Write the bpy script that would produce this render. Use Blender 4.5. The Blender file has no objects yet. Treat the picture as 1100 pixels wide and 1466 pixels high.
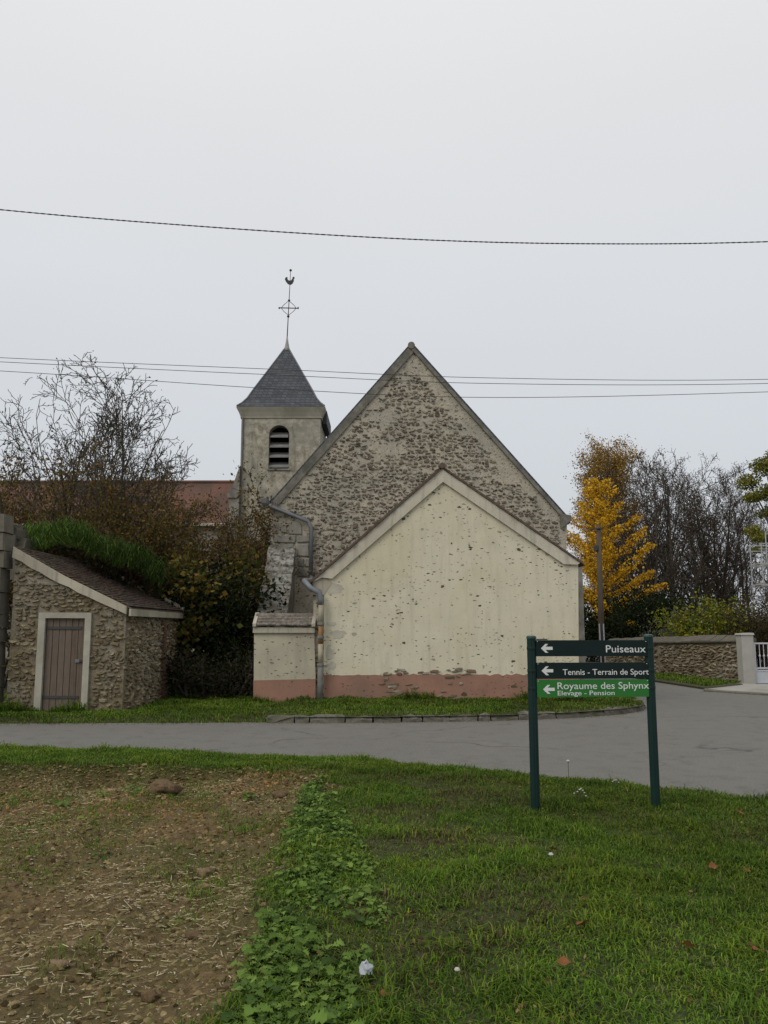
import bpy, math, random
import numpy as np
from mathutils import Vector, Matrix

# ------------------------------------------------------------------ camera, sky, sun, exposure
SC = bpy.context.scene
COL = SC.collection
R = math.radians
CAM_Z, PITCH, FPX = 1.55, R(8.0), 1186.0
cam_d = bpy.data.cameras.new('camera'); cam = bpy.data.objects.new('camera', cam_d); COL.objects.link(cam)
cam.location = (0, 0, CAM_Z); cam.rotation_euler = (R(90) + PITCH, 0, 0)
cam_d.sensor_fit = 'VERTICAL'; cam_d.sensor_height = 36.0; cam_d.lens = 36.0 * FPX / 1466.0
cam_d.clip_start = 0.05; cam_d.clip_end = 2000
SC.camera = cam
SUN_DIR = Vector((0.55, 0.50, -0.75)).normalized()          # the way the light travels
sun_el = math.asin(-SUN_DIR.z); sun_az = math.atan2(-SUN_DIR.x, -SUN_DIR.y)
W = bpy.data.worlds.new('World'); SC.world = W; W.use_nodes = True
wn, wl = W.node_tree.nodes, W.node_tree.links
wn.clear()
w_out = wn.new('ShaderNodeOutputWorld'); w_bg = wn.new('ShaderNodeBackground')
w_sky = wn.new('ShaderNodeTexSky'); w_sky.sky_type = 'NISHITA'; w_sky.sun_disc = False
w_sky.sun_elevation = sun_el; w_sky.sun_rotation = sun_az % (2 * math.pi); w_sky.air_density = 1.5; w_sky.dust_density = 4.0
w_tc = wn.new('ShaderNodeTexCoord'); w_sep = wn.new('ShaderNodeSeparateXYZ')
w_rmp = wn.new('ShaderNodeValToRGB')                          # overcast veil: a little brighter overhead
e = w_rmp.color_ramp.elements
e[0].position = 0.0; e[0].color = (5.25, 5.55, 5.95, 1)
e[1].position = 0.85; e[1].color = (8.6, 8.6, 8.6, 1)
m_ = e.new(0.25); m_.color = (6.25, 6.5, 6.85, 1)
m_ = e.new(0.55); m_.color = (7.35, 7.4, 7.5, 1)
w_mix = wn.new('ShaderNodeMix'); w_mix.data_type = 'RGBA'; w_mix.inputs[0].default_value = 0.93
w_mp = wn.new('ShaderNodeMapping'); w_nz = wn.new('ShaderNodeTexNoise'); w_nz.inputs['Scale'].default_value = 1.6
w_nz.inputs['Detail'].default_value = 3
w_mr = wn.new('ShaderNodeMapRange'); w_mr.inputs[3].default_value = 0.955; w_mr.inputs[4].default_value = 1.045
w_mul = wn.new('ShaderNodeVectorMath'); w_mul.operation = 'SCALE'
w_mp.inputs['Scale'].default_value = (1, 1, 3)
wl.new(w_tc.outputs['Generated'], w_sep.inputs[0]); wl.new(w_sep.outputs['Z'], w_rmp.inputs[0])
wl.new(w_tc.outputs['Generated'], w_mp.inputs[0]); wl.new(w_mp.outputs[0], w_nz.inputs['Vector'])
wl.new(w_nz.outputs[0], w_mr.inputs[0])
wl.new(w_sky.outputs[0], w_mix.inputs[6]); wl.new(w_rmp.outputs[0], w_mix.inputs[7])
wl.new(w_mix.outputs[2], w_mul.inputs[0]); wl.new(w_mr.outputs[0], w_mul.inputs['Scale'])
wl.new(w_mul.outputs[0], w_bg.inputs['Color']); w_bg.inputs['Strength'].default_value = 0.1
wl.new(w_bg.outputs[0], w_out.inputs[0])
sun_d = bpy.data.lights.new('sun', 'SUN'); sun = bpy.data.objects.new('sun', sun_d); COL.objects.link(sun)
sun_d.energy = 1.3; sun_d.angle = R(35); sun_d.color = (1.0, 0.96, 0.88)
sun.rotation_euler = SUN_DIR.to_track_quat('-Z', 'Y').to_euler(); sun.location = (-20, -20, 30)
SC.view_settings.view_transform = 'Standard'; SC.view_settings.look = 'None'
SC.view_settings.exposure = 0.12; SC.view_settings.gamma = 1.0; SC.view_settings.use_curve_mapping = False
SC.cycles.max_bounces = 6; SC.cycles.diffuse_bounces = 3; SC.cycles.transparent_max_bounces = 4

rng = np.random.default_rng(11)
random.seed(5)
SP, CP = math.sin(PITCH), math.cos(PITCH)

def at(px, py, Y):
    """world point at depth Y of a spot measured on the photograph (1100 x 1466)"""
    u, v = (px - 550) / FPX, (733 - py) / FPX
    t = Y / (CP - v * SP)
    return Vector((u * t, Y, CAM_Z + t * (SP + v * CP)))

def gnd(px, py, z=0.0):
    """ground point of a measured spot"""
    u, v = (px - 550) / FPX, (733 - py) / FPX
    t = (z - CAM_Z) / (SP + v * CP)
    return Vector((u * t, t * (CP - v * SP), z))

# ------------------------------------------------------------------ numpy value noise
def _hash(i, j, s):
    h = np.sin(i * 127.1 + j * 311.7 + s * 74.7) * 43758.5453
    return h - np.floor(h)
def vnoise(x, y, s=0):
    i, j = np.floor(x), np.floor(y); fx, fy = x - i, y - j
    fx = fx * fx * (3 - 2 * fx); fy = fy * fy * (3 - 2 * fy)
    a = _hash(i, j, s); b = _hash(i + 1, j, s); c = _hash(i, j + 1, s); d = _hash(i + 1, j + 1, s)
    return a + (b - a) * fx + (c - a) * fy + (a - b - c + d) * fx * fy
def fbm(x, y, oct=4, s=0):
    x = np.asarray(x, float); y = np.asarray(y, float)
    v = np.zeros(np.broadcast(x, y).shape); a, t = 0.5, 0
    for k in range(oct):
        v = v + a * vnoise(x * 2 ** k + 3.1 * k, y * 2 ** k - 1.7 * k, s + k); t += a; a *= 0.5
    return v / t
def sstep(a, b, x):
    t = np.clip((np.asarray(x, float) - a) / (b - a), 0, 1); return t * t * (3 - 2 * t)

# ------------------------------------------------------------------ materials
class NT:
    def __init__(s, name):
        s.m = bpy.data.materials.new(name); s.m.use_nodes = True
        s.n, s.l = s.m.node_tree.nodes, s.m.node_tree.links
        s.b = s.n['Principled BSDF']; s.out = s.n['Material Output']
        s.b.inputs['Specular IOR Level'].default_value = 0.25
    def node(s, t, **k):
        x = s.n.new(t)
        for a, v in k.items(): setattr(x, a, v)
        return x
    def set(s, sock, v):
        if hasattr(v, 'links') or hasattr(v, 'is_output'): s.l.new(v, sock)
        else: sock.default_value = (tuple(v) + (1,)) if (isinstance(v, (tuple, list)) and len(v) == 3 and sock.type == 'RGBA') else v
    def coord(s, kind='Object', scale=(1, 1, 1)):
        tc = s.node('ShaderNodeTexCoord'); mp = s.node('ShaderNodeMapping')
        s.l.new(tc.outputs[kind], mp.inputs[0]); mp.inputs['Scale'].default_value = scale
        return mp.outputs[0]
    def noise(s, vec, scale, detail=4, rough=0.6, dist=0.0):
        x = s.node('ShaderNodeTexNoise'); s.l.new(vec, x.inputs['Vector'])
        x.inputs['Scale'].default_value = scale; x.inputs['Detail'].default_value = detail
        x.inputs['Roughness'].default_value = rough; x.inputs['Distortion'].default_value = dist
        return x.outputs[0]
    def ramp(s, f, p0, p1, c0=(0, 0, 0), c1=(1, 1, 1)):
        x = s.node('ShaderNodeValToRGB'); e = x.color_ramp.elements
        e[0].position, e[1].position = p0, p1; e[0].color = tuple(c0) + (1,); e[1].color = tuple(c1) + (1,)
        s.l.new(f, x.inputs[0]); return x.outputs[0]
    def mix(s, f, a, b, mode='MIX'):
        x = s.node('ShaderNodeMix', data_type='RGBA', blend_type=mode)
        s.set(x.inputs[0], f); s.set(x.inputs[6], a); s.set(x.inputs[7], b); return x.outputs[2]
    def math(s, op, a, b=0.0, c=None):
        x = s.node('ShaderNodeMath', operation=op); s.set(x.inputs[0], a); s.set(x.inputs[1], b)
        if c is not None: s.set(x.inputs[2], c)
        return x.outputs[0]
    def bump(s, h, strength=0.5, dist=0.02):
        x = s.node('ShaderNodeBump'); x.inputs['Strength'].default_value = strength; x.inputs['Distance'].default_value = dist
        s.l.new(h, x.inputs['Height']); s.l.new(x.outputs[0], s.b.inputs['Normal'])
    def col(s, c, rough=0.9):
        s.set(s.b.inputs['Base Color'], c); s.b.inputs['Roughness'].default_value = rough; return s.m
    def sep(s, vec):
        x = s.node('ShaderNodeSeparateXYZ'); s.l.new(vec, x.inputs[0]); return x.outputs

def pm(name, c1, c2, scale=8.0, c3=None, s3=0.8, bump=0.3, bd=0.02, rough=0.9, stretch=(1, 1, 1), metal=0.0):
    t = NT(name); v = t.coord('Object', stretch)
    n1 = t.noise(v, scale, 6, 0.65)
    c = t.mix(t.ramp(n1, 0.3, 0.7), c1, c2)
    if c3: c = t.mix(t.ramp(t.noise(v, s3, 4, 0.6, 0.4), 0.45, 0.7), c, c3)
    if bump: t.bump(n1, bump, bd)
    t.b.inputs['Metallic'].default_value = metal
    return t.col(c, rough)

def stone_mat(name, pal, rough=0.95):
    """each stone takes its own tone"""
    t = NT(name); oi = t.node('ShaderNodeObjectInfo'); v = t.coord('Object', (1, 1, 1))
    x = t.node('ShaderNodeValToRGB'); e = x.color_ramp.elements; x.color_ramp.interpolation = 'LINEAR'
    for k, c in enumerate(pal):
        p = k / (len(pal) - 1)
        el = e[0] if k == 0 else (e[-1] if k == len(pal) - 1 else e.new(p))
        el.position = p; el.color = tuple(c) + (1,)
    t.l.new(oi.outputs['Random'], x.inputs[0])
    n = t.noise(v, 9, 5, 0.7)
    c = t.mix(t.ramp(n, 0.3, 0.75), x.outputs[0], (0.5, 0.48, 0.42), 'MULTIPLY')
    c = t.mix(0.6, x.outputs[0], c)
    t.bump(n, 0.6, 0.03)
    return t.col(c, rough)

def attr_mat(name, rough=0.9, trans=0.0, bump=0.0, bscale=20, spec=0.2):
    t = NT(name); a = t.node('ShaderNodeAttribute'); a.attribute_name = 'Col'
    t.b.inputs['Specular IOR Level'].default_value = spec
    if bump: t.bump(t.noise(t.coord(), bscale, 4, 0.6), bump, 0.02)
    t.col(a.outputs[0], rough)
    if trans:
        tr = t.node('ShaderNodeBsdfTranslucent'); mx = t.node('ShaderNodeMixShader'); mx.inputs[0].default_value = trans
        t.l.new(a.outputs[0], tr.inputs[0]); t.l.new(t.b.outputs[0], mx.inputs[1]); t.l.new(tr.outputs[0], mx.inputs[2])
        t.l.new(mx.outputs[0], t.out.inputs[0])
    return t.m

M = {}
M['leaf'] = attr_mat('leaf', 0.8, 0.3, 0, 20, 0.06)
M['grass'] = attr_mat('grass_blade', 0.8, 0.25, 0, 20, 0.05)
M['bark'] = pm('bark', (0.055, 0.045, 0.035), (0.11, 0.095, 0.075), 14, (0.06, 0.065, 0.04), 1.2, 0.5, 0.02)
M['bark_dark'] = pm('bark_dark', (0.045, 0.038, 0.03), (0.09, 0.076, 0.06), 14, None, 1, 0.4, 0.02)
M['soilbits'] = attr_mat('soil_clod', 0.98, 0, 0.6, 60, 0.1)
M['straw'] = attr_mat('straw', 0.8, 0, 0, 20, 0.2)

# ------------------------------------------------------------------ objects
ORG = {}
def tag(o, label=None, cat=None, group=None, kind=None):
    if label: o['label'] = label
    if cat: o['category'] = cat
    if group: o['group'] = group
    if kind: o['kind'] = kind
    return o
def thing(name, loc, label, cat, group=None):
    o = bpy.data.objects.new(name, None); COL.objects.link(o); o.location = loc; o.empty_display_size = 0.2
    ORG[o.name] = Vector(loc); return tag(o, label, cat, group, 'thing')
def link(name, me, mat, parent=None, origin=None, smooth=False):
    o = bpy.data.objects.new(name, me); COL.objects.link(o)
    if mat is not None: me.materials.append(mat)
    if smooth: me.polygons.foreach_set('use_smooth', [True] * len(me.polygons))
    if parent is not None:
        o.parent = parent; ORG[o.name] = ORG[parent.name]
    else:
        o.location = origin if origin is not None else (0, 0, 0); ORG[o.name] = Vector(o.location)
    return o
def mesh_np(name, V, F, cols=None):
    """V (n,3); F list of (m,k) int arrays"""
    me = bpy.data.meshes.new(name); V = np.asarray(V, np.float32)
    me.vertices.add(len(V)); me.vertices.foreach_set('co', V.ravel())
    F = [np.asarray(f, np.int32) for f in F if len(f)]
    nl = sum(f.size for f in F); npol = sum(len(f) for f in F)
    me.loops.add(nl); me.polygons.add(npol)
    me.loops.foreach_set('vertex_index', np.concatenate([f.ravel() for f in F]))
    st, k = [], 0
    for f in F:
        st.append(k + np.arange(len(f)) * f.shape[1]); k += f.size
    me.polygons.foreach_set('loop_start', np.concatenate(st).astype(np.int32))
    me.update(calc_edges=True); me.validate()
    if cols is not None:
        a = me.color_attributes.new('Col', 'FLOAT_COLOR', 'POINT')
        c = np.ones((len(V), 4), np.float32); c[:, :3] = cols; a.data.foreach_set('color', c.ravel())
    return me
def np_obj(name, V, F, mat, parent=None, origin=None, cols=None, smooth=False):
    o0 = ORG[parent.name] if parent is not None else (Vector(origin) if origin is not None else Vector((0, 0, 0)))
    me = mesh_np(name, np.asarray(V) - np.array(o0), F, cols)
    return link(name, me, mat, parent, origin, smooth)

class MB:
    def __init__(s): s.v, s.f = [], []
    def add(s, vs, fs):
        b = len(s.v); s.v += [tuple(v) for v in vs]; s.f += [tuple(b + i for i in f) for f in fs]; return s
    def prism(s, poly, y0, y1):
        """poly: list of (x, z), extruded from y0 (front) to y1"""
        a = sum(poly[i][0] * poly[(i + 1) % len(poly)][1] - poly[(i + 1) % len(poly)][0] * poly[i][1] for i in range(len(poly)))
        if a < 0: poly = poly[::-1]
        n = len(poly); vs = [(x, y0, z) for x, z in poly] + [(x, y1, z) for x, z in poly]
        fs = [tuple(range(n)), tuple(range(2 * n - 1, n - 1, -1))] + [(i, i + n, (i + 1) % n + n, (i + 1) % n) for i in range(n)]
        return s.add(vs, fs)
    def box(s, x0, x1, y0, y1, z0, z1):
        return s.prism([(x0, z0), (x1, z0), (x1, z1), (x0, z1)], y0, y1)
    def hexa(s, b, t):
        """four bottom and four top points, both counter-clockwise from above"""
        return s.add(list(b) + list(t), [(3, 2, 1, 0), (4, 5, 6, 7), (0, 1, 5, 4), (1, 2, 6, 5), (2, 3, 7, 6), (3, 0, 4, 7)])
    def tube(s, pts, rad, sides=8, cap=True):
        pts = [Vector(p) for p in pts]; n = len(pts)
        if not hasattr(rad, '__len__'): rad = [rad] * n
        b = len(s.v); u = None
        for i, p in enumerate(pts):
            d = (pts[min(i + 1, n - 1)] - pts[max(i - 1, 0)]).normalized()
            if u is None: u = d.orthogonal().normalized()
            else:
                u = (u - d * u.dot(d)); u = u.normalized() if u.length > 1e-5 else d.orthogonal().normalized()
            w = d.cross(u)
            for k in range(sides):
                a = 2 * math.pi * k / sides
                s.v.append(tuple(p + (u * math.cos(a) + w * math.sin(a)) * rad[i]))
        for i in range(n - 1):
            for k in range(sides):
                k2 = (k + 1) % sides
                s.f.append((b + i * sides + k, b + i * sides + k2, b + (i + 1) * sides + k2, b + (i + 1) * sides + k))
        if cap:
            s.f.append(tuple(b + k for k in range(sides - 1, -1, -1))); s.f.append(tuple(b + (n - 1) * sides + k for k in range(sides)))
        return s
    def bar(s, a, b, w, h, up=Vector((0, 0, 1))):
        a, b = Vector(a), Vector(b); d = (b - a).normalized()
        if abs(d.dot(up)) > 0.95: up = Vector((0, 1, 0))
        x = d.cross(up).normalized() * (w / 2); z = x.cross(d).normalized() * (h / 2)
        return s.hexa([a - x - z, a + x - z, b + x - z, b - x - z], [a - x + z, a + x + z, b + x + z, b - x + z])
    def lathe(s, base, prof, sides=12):
        """prof: list of (r, z) above base"""
        return s.tube([Vector(base) + Vector((0, 0, z)) for r, z in prof], [r for r, z in prof], sides)
    def build(s, name, mat, parent=None, origin=None, smooth=False, cols=None):
        o0 = ORG[parent.name] if parent is not None else (Vector(origin) if origin is not None else Vector((0, 0, 0)))
        me = bpy.data.meshes.new(name); me.from_pydata([tuple(Vector(v) - o0) for v in s.v], [], s.f); me.update()
        if cols is not None:
            a = me.color_attributes.new('Col', 'FLOAT_COLOR', 'POINT')
            a.data.foreach_set('color', [x for c in cols for x in (*c, 1.0)])
        return link(name, me, mat, parent, origin, smooth)

def poly_px(pts, Y): return [(p.x, p.z) for p in (at(x, y, Y) for x, y in pts)]
def inside(poly, x, z):
    r = False; j = len(poly) - 1
    for i in range(len(poly)):
        (x1, z1), (x2, z2) = poly[i], poly[j]
        if (z1 > z) != (z2 > z) and x < (x2 - x1) * (z - z1) / (z2 - z1) + x1: r = not r
        j = i
    return r

# ------------------------------------------------------------------ rubble masonry: stones with edges of their own
def stone_shape(seed, n=8, px=0.75):
    """unit stone: outline -0.5..0.5 in x and z, front towards -y"""
    r = random.Random(seed); ring = []
    for k in range(n):
        a = 2 * math.pi * (k + r.uniform(-0.3, 0.3)) / n; c, s_ = math.cos(a), math.sin(a)
        q = 0.5 * r.uniform(0.68, 1.08)
        ring.append((q * math.copysign(abs(c) ** px, c), q * math.copysign(abs(s_) ** px, s_)))
    V = [(x, 0.5, z) for x, z in ring] + [(x, -0.25, z) for x, z in ring] + [(x * 0.8, -0.5 - r.uniform(-0.14, 0.14), z * 0.74) for x, z in ring]
    F = [(k, k + n, (k + 1) % n + n, (k + 1) % n) for k in range(n)] + [(k + n, k + 2 * n, (k + 1) % n + 2 * n, (k + 1) % n + n) for k in range(n)]
    F += [tuple(range(2 * n, 3 * n))]
    return V, [f[::-1] for f in F]
STONES = [stone_shape(100 + k, 8, 0.6 + 0.05 * (k % 5)) for k in range(12)]
def stone_meshes(mat, tagname):
    out = []
    for k, (V, F) in enumerate(STONES):
        me = bpy.data.meshes.new(tagname); me.from_pydata(V, [], F); me.update(); me.materials.append(mat); out.append(me)
    return out
def lay(poly, rmin, rmax, wmin, wmax, gap, keep=1.0, inset=0.0, seed=1, avoid=None):
    """courses of uneven stones inside a polygon in (s, z): list of (s, z, w, h, tilt)"""
    r = random.Random(seed); xs = [p[0] for p in poly]; zs = [p[1] for p in poly]; out = []
    z = min(zs)
    while z < max(zs):
        h = r.uniform(rmin, rmax); x = min(xs) + r.uniform(0, wmax)
        while x < max(xs):
            w = r.uniform(wmin, wmax) * (0.75 + 0.5 * h / rmax); hh = h * r.uniform(0.62, 1.08)
            cz = z + h / 2 + r.uniform(-0.42, 0.42) * h
            ok = all(inside(poly, x + w / 2 + a * (w / 2 + inset), cz + b * (hh / 2 + inset)) for a in (-1, 1) for b in (-1, 1))
            if ok and avoid and avoid(x + w / 2, cz, w, hh): ok = False
            if ok and r.random() < keep: out.append((x + w / 2, cz, w, hh, r.gauss(0, 0.21)))
            x += w + gap * r.uniform(0.5, 1.6)
        z += h + gap * r.uniform(0.1, 0.9)
    return out
def place_stones(items, parent, meshes, mat_joined, pal, frame, depth, limit, seed=3, name='stone', fill='rubble_fill'):
    """frame: (origin, s axis, outward normal). The largest `limit` become objects, the rest one joined part."""
    o, sx, nn = frame; r = random.Random(seed); up = Vector((0, 0, 1))
    items = sorted(items, key=lambda t: -t[2] * t[3]); base = ORG[parent.name]; rv, rf, rc = [], [], []
    for k, (s_, z, w, h, tl) in enumerate(items):
        p = o + sx * s_ + up * z; d = depth * r.uniform(0.7, 1.3)
        rot = Matrix((sx, -nn, up)).transposed().to_4x4()          # local x,y,z -> world; -y local is outward
        mt = Matrix.Translation(p - nn * d * r.uniform(-0.05, 0.3)) @ rot @ Matrix.Rotation(tl, 4, 'Y') @ Matrix.Diagonal((w, d * 2, h, 1))
        if k < limit:
            ob = bpy.data.objects.new(name, meshes[k % len(meshes)]); COL.objects.link(ob); ob.parent = parent
            ob.matrix_local = Matrix.Translation(-base) @ mt
        else:
            V, F = STONES[r.randrange(len(STONES))]; b = len(rv); c = r.choice(pal); q = r.uniform(0.8, 1.15)
            rv += [tuple(mt @ Vector(v)) for v in V]; rf += [tuple(b + i for i in f) for f in F]; rc += [tuple(x * q for x in c)] * len(V)
    if rv:
        mb = MB(); mb.v, mb.f = rv, rf
        f = mb.build(fill, mat_joined, parent, cols=rc); f['kind'] = 'stuff'
M['rubble'] = attr_mat('rubble_fill', 0.95, 0, 0.5, 25)

# ------------------------------------------------------------------ ground, field, road
NX = [-60, -30, -5.1, -2.65, -0.42, 0.79, 1.82, 2.77, 3.52, 4.3, 5.0, 5.25, 5.4]
NY = [21, 15.6, 11.15, 10.65, 10.18, 9.5, 8.85, 8.3, 7.62, 6.4, 4.4, 1.0, -12]
def y_near(x): return np.interp(x, NX, NY)
KX = [-60, -30, -6.4, -1.9, 0, 2, 3.3, 4.3, 4.9, 5.2, 5.32]
KY = [24, 17.8, 13.85, 14.05, 14.12, 14.4, 14.85, 15.45, 16.1, 16.9, 18.2]
def y_far(x): return np.interp(x, KX, KY)

def soil_mask(x, y):
    wob = 0.9 * (fbm(x * 2.2, y * 2.2, 4, 5) - 0.5)
    wob2 = 0.9 * (fbm(x * 1.5, y * 1.5, 4, 9) - 0.5)
    return sstep(-0.48, -0.80, x + wob * .7) * sstep(9.15, 8.75, y + wob2)
def near_h(x, y):
    d = y_near(x) - y
    g = 0.02 + 0.045 * sstep(0, 0.9, d) + 0.05 * (fbm(x * 0.9, y * 0.9, 3, 1) - 0.5) * sstep(0, 0.6, d) + 0.02 * (fbm(x * 6, y * 6, 3, 2) - 0.5)
    g = g + 0.07 * sstep(1.2, 0.3, np.abs(y - 9.35)) * sstep(-1.6, -2.6, x)
    s = -0.06 + 0.07 * (fbm(x * 2.3, y * 2.3, 4, 3) - 0.5) + 0.075 * (fbm(x * 9, y * 9, 4, 4) - 0.5) + 0.02 * np.sin(x * 7)
    m = soil_mask(x, y)
    h = g * (1 - m) + s * m
    return np.where(d > 0, h, -0.04)

def grid_obj(name, xs, ys, hfun, mat, mask=None, label=None):
    X, Y = np.meshgrid(xs, ys); Z = hfun(X, Y); V = np.stack([X.ravel(), Y.ravel(), Z.ravel()], 1)
    n, m = len(xs), len(ys); i = np.arange((m - 1) * n).reshape(m - 1, n)[:, :-1].ravel()
    F = np.stack([i, i + 1, i + n + 1, i + n], 1); cols = None
    if mask is not None:
        k = mask(X, Y).ravel(); cols = np.stack([k, k, k], 1)
    o = np_obj(name, V, [F], mat, None, None, cols, True); o['kind'] = 'structure'
    return o

t = NT('far_ground'); v = t.coord()
M['land'] = t.col(t.mix(t.ramp(t.noise(v, 0.3, 5), 0.35, 0.65), (0.05, 0.07, 0.025), (0.08, 0.075, 0.035)))
g = MB().add([(-600, -60, -0.1), (600, -60, -0.1), (600, 900, -0.1), (-600, 900, -0.1)], [(0, 1, 2, 3)]).build('ground', M['land']); g['kind'] = 'structure'

t = NT('field_and_grass_soil'); v = t.coord(); a = t.node('ShaderNodeAttribute'); a.attribute_name = 'Col'
n1 = t.noise(v, 16, 8, 0.7); n2 = t.noise(v, 1.8, 4, 0.6)
soil = t.mix(t.ramp(n1, 0.3, 0.72), (0.045, 0.031, 0.012), (0.20, 0.138, 0.064))
soil = t.mix(t.ramp(n2, 0.45, 0.7), soil, (0.085, 0.076, 0.028))
turf = t.mix(t.ramp(n1, 0.35, 0.7), (0.028, 0.042, 0.010), (0.068, 0.075, 0.022))
t.bump(n1, 0.9, 0.035)
M['near'] = t.col(t.mix(a.outputs[0], turf, soil), 0.98)
xs = np.concatenate([np.linspace(-30, -6.2, 30), np.arange(-6.1, 4.6, 0.042), np.linspace(4.7, 6.5, 14)])
ys = np.concatenate([np.linspace(-12, 2.6, 20), np.arange(2.7, 11.6, 0.04), np.linspace(11.8, 17, 12)])
grid_obj('field_and_grass', xs, ys, near_h, M['near'], soil_mask)

# road: one sheet between the two edges, then out to the right and away behind the church
t = NT('asphalt'); v = t.coord()
n1 = t.noise(v, 55, 5, 0.8); n2 = t.noise(v, 0.5, 5, 0.6, 0.6); n3 = t.noise(v, 3.5, 6, 0.7)
c = t.mix(t.ramp(n1, 0.36, 0.64), (0.085, 0.082, 0.074), (0.20, 0.192, 0.176))
c = t.mix(t.math('MULTIPLY', t.ramp(n2, 0.4, 0.7), .45), c, (0.165, 0.159, 0.146)); c = t.mix(t.math('MULTIPLY', t.ramp(n3, 0.5, 0.7), .75), c, (0.105, 0.10, 0.09))
vo = t.node('ShaderNodeTexVoronoi', feature='DISTANCE_TO_EDGE'); vo.inputs['Scale'].default_value = 0.24
dv = t.node('ShaderNodeVectorMath', operation='ADD'); nz = t.node('ShaderNodeTexNoise'); nz.inputs['Scale'].default_value = 1.3
t.l.new(v, nz.inputs['Vector']); t.l.new(v, dv.inputs[0]); t.l.new(nz.outputs[1], dv.inputs[1]); t.l.new(dv.outputs[0], vo.inputs['Vector'])
crack = t.math('MULTIPLY', t.ramp(vo.outputs['Distance'], 0.003, 0.008, (1, 1, 1), (0, 0, 0)), t.ramp(n2, 0.45, 0.6))
c = t.mix(t.math('MULTIPLY', crack, 0.75), c, (0.05, 0.048, 0.045))
t.bump(n1, 0.35, 0.01); M['asphalt'] = t.col(c, 0.88); t.b.inputs['Specular IOR Level'].default_value = 0.15
xs = np.concatenate([np.linspace(-60, -8, 40), np.linspace(-7.8, 5.3, 120), [5.33, 6.5, 8, 10, 14, 20, 40, 70]])
V, F = [], []
K = 14
for x in xs:
    y0 = float(y_near(x)) - 0.12; y1 = float(y_far(x)) + 0.12 if x < 5.325 else 75
    if x > 5.41: y0 = -12
    for k in range(K): V.append((x, y0 + (y1 - y0) * k / (K - 1), 0.0))
for i in range(len(xs) - 1):
    for k in range(K - 1): F.append((i * K + k, (i + 1) * K + k, (i + 1) * K + k + 1, i * K + k + 1))
r_ = np_obj('road', V, [np.array(F)], M['asphalt']); r_['kind'] = 'structure'

# far verge: lawn strip between the road and the church
def verge_z(x, d):
    kerbed = sstep(-1.95, -1.5, x)
    z = kerbed * 0.095 + (1 - kerbed) * (-0.012 + 0.085 * sstep(0, 0.6, d))
    return z + 0.05 * sstep(0.2, 3.0, d) * (0.3 + 0.7 * kerbed) + 0.03 * (fbm(x * 1.2, d * 1.2, 3, 21) - 0.5) * sstep(0, 0.5, d)
xs = np.concatenate([np.linspace(-60, -11, 30), np.arange(-10.8, 5.3, 0.14)])
ds = np.array([-0.02, 0.05, 0.12, 0.22, 0.35, 0.5, 0.7, 0.95, 1.3, 1.7, 2.1, 2.6, 3.2, 4, 6, 10, 20, 34])
X, D = np.meshgrid(xs, ds); Z = verge_z(X, D); Yv = y_far(X) + D
V = np.stack([X.ravel(), Yv.ravel(), Z.ravel()], 1); n = len(xs); i = np.arange((len(ds) - 1) * n).reshape(-1, n)[:, :-1].ravel()
t = NT('verge_soil'); v = t.coord()
M['verge'] = t.col(t.mix(t.ramp(t.noise(v, 7, 5), 0.35, 0.7), (0.028, 0.034, 0.012), (0.06, 0.055, 0.022)), 0.98)
o = np_obj('grass_verge', V, [np.stack([i, i + 1, i + n + 1, i + n], 1)], M['verge'], None, None, None, True); o['kind'] = 'structure'

# ------------------------------------------------------------------ kerb of rough stone blocks
def polyline(pts, step):
    pts = [Vector(p) for p in pts]; out = []; 
    for a, b in zip(pts, pts[1:]):
        n = max(1, int((b - a).length / step)); out += [a.lerp(b, k / n) for k in range(n)]
    return out + [pts[-1]]
t = NT('kerb_stone'); v = t.coord(); oi = t.node('ShaderNodeObjectInfo'); n1 = t.noise(v, 12, 6, 0.7)
c = t.mix(t.ramp(n1, 0.3, 0.7), (0.065, 0.06, 0.048), (0.21, 0.195, 0.165)); c = t.mix(t.math('MULTIPLY', oi.outputs['Random'], 0.5), c, (0.12, 0.115, 0.08))
c = t.mix(t.ramp(t.noise(v, 3, 4), 0.52, 0.7), c, (0.05, 0.058, 0.025)); t.bump(n1, 0.7, 0.03); M['kerb'] = t.col(c, 0.95)
kp = [Vector((x, float(y_far(x)), 0)) for x in np.linspace(-1.95, 5.0, 60)] + [Vector((5.2, 16.9, 0)), Vector((5.3, 17.6, 0)), Vector((5.33, 20, 0)), Vector((5.33, 24, 0))]
kp = polyline(kp, 0.1)
kerb = thing('kerb', (1.6, 14.3, 0), 'low kerb of mossy rough stone blocks along the grass in front of the cream gable', 'kerb')
acc, seg, cur = 0, [kp[0]], random.uniform(0.3, 0.55)
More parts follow.
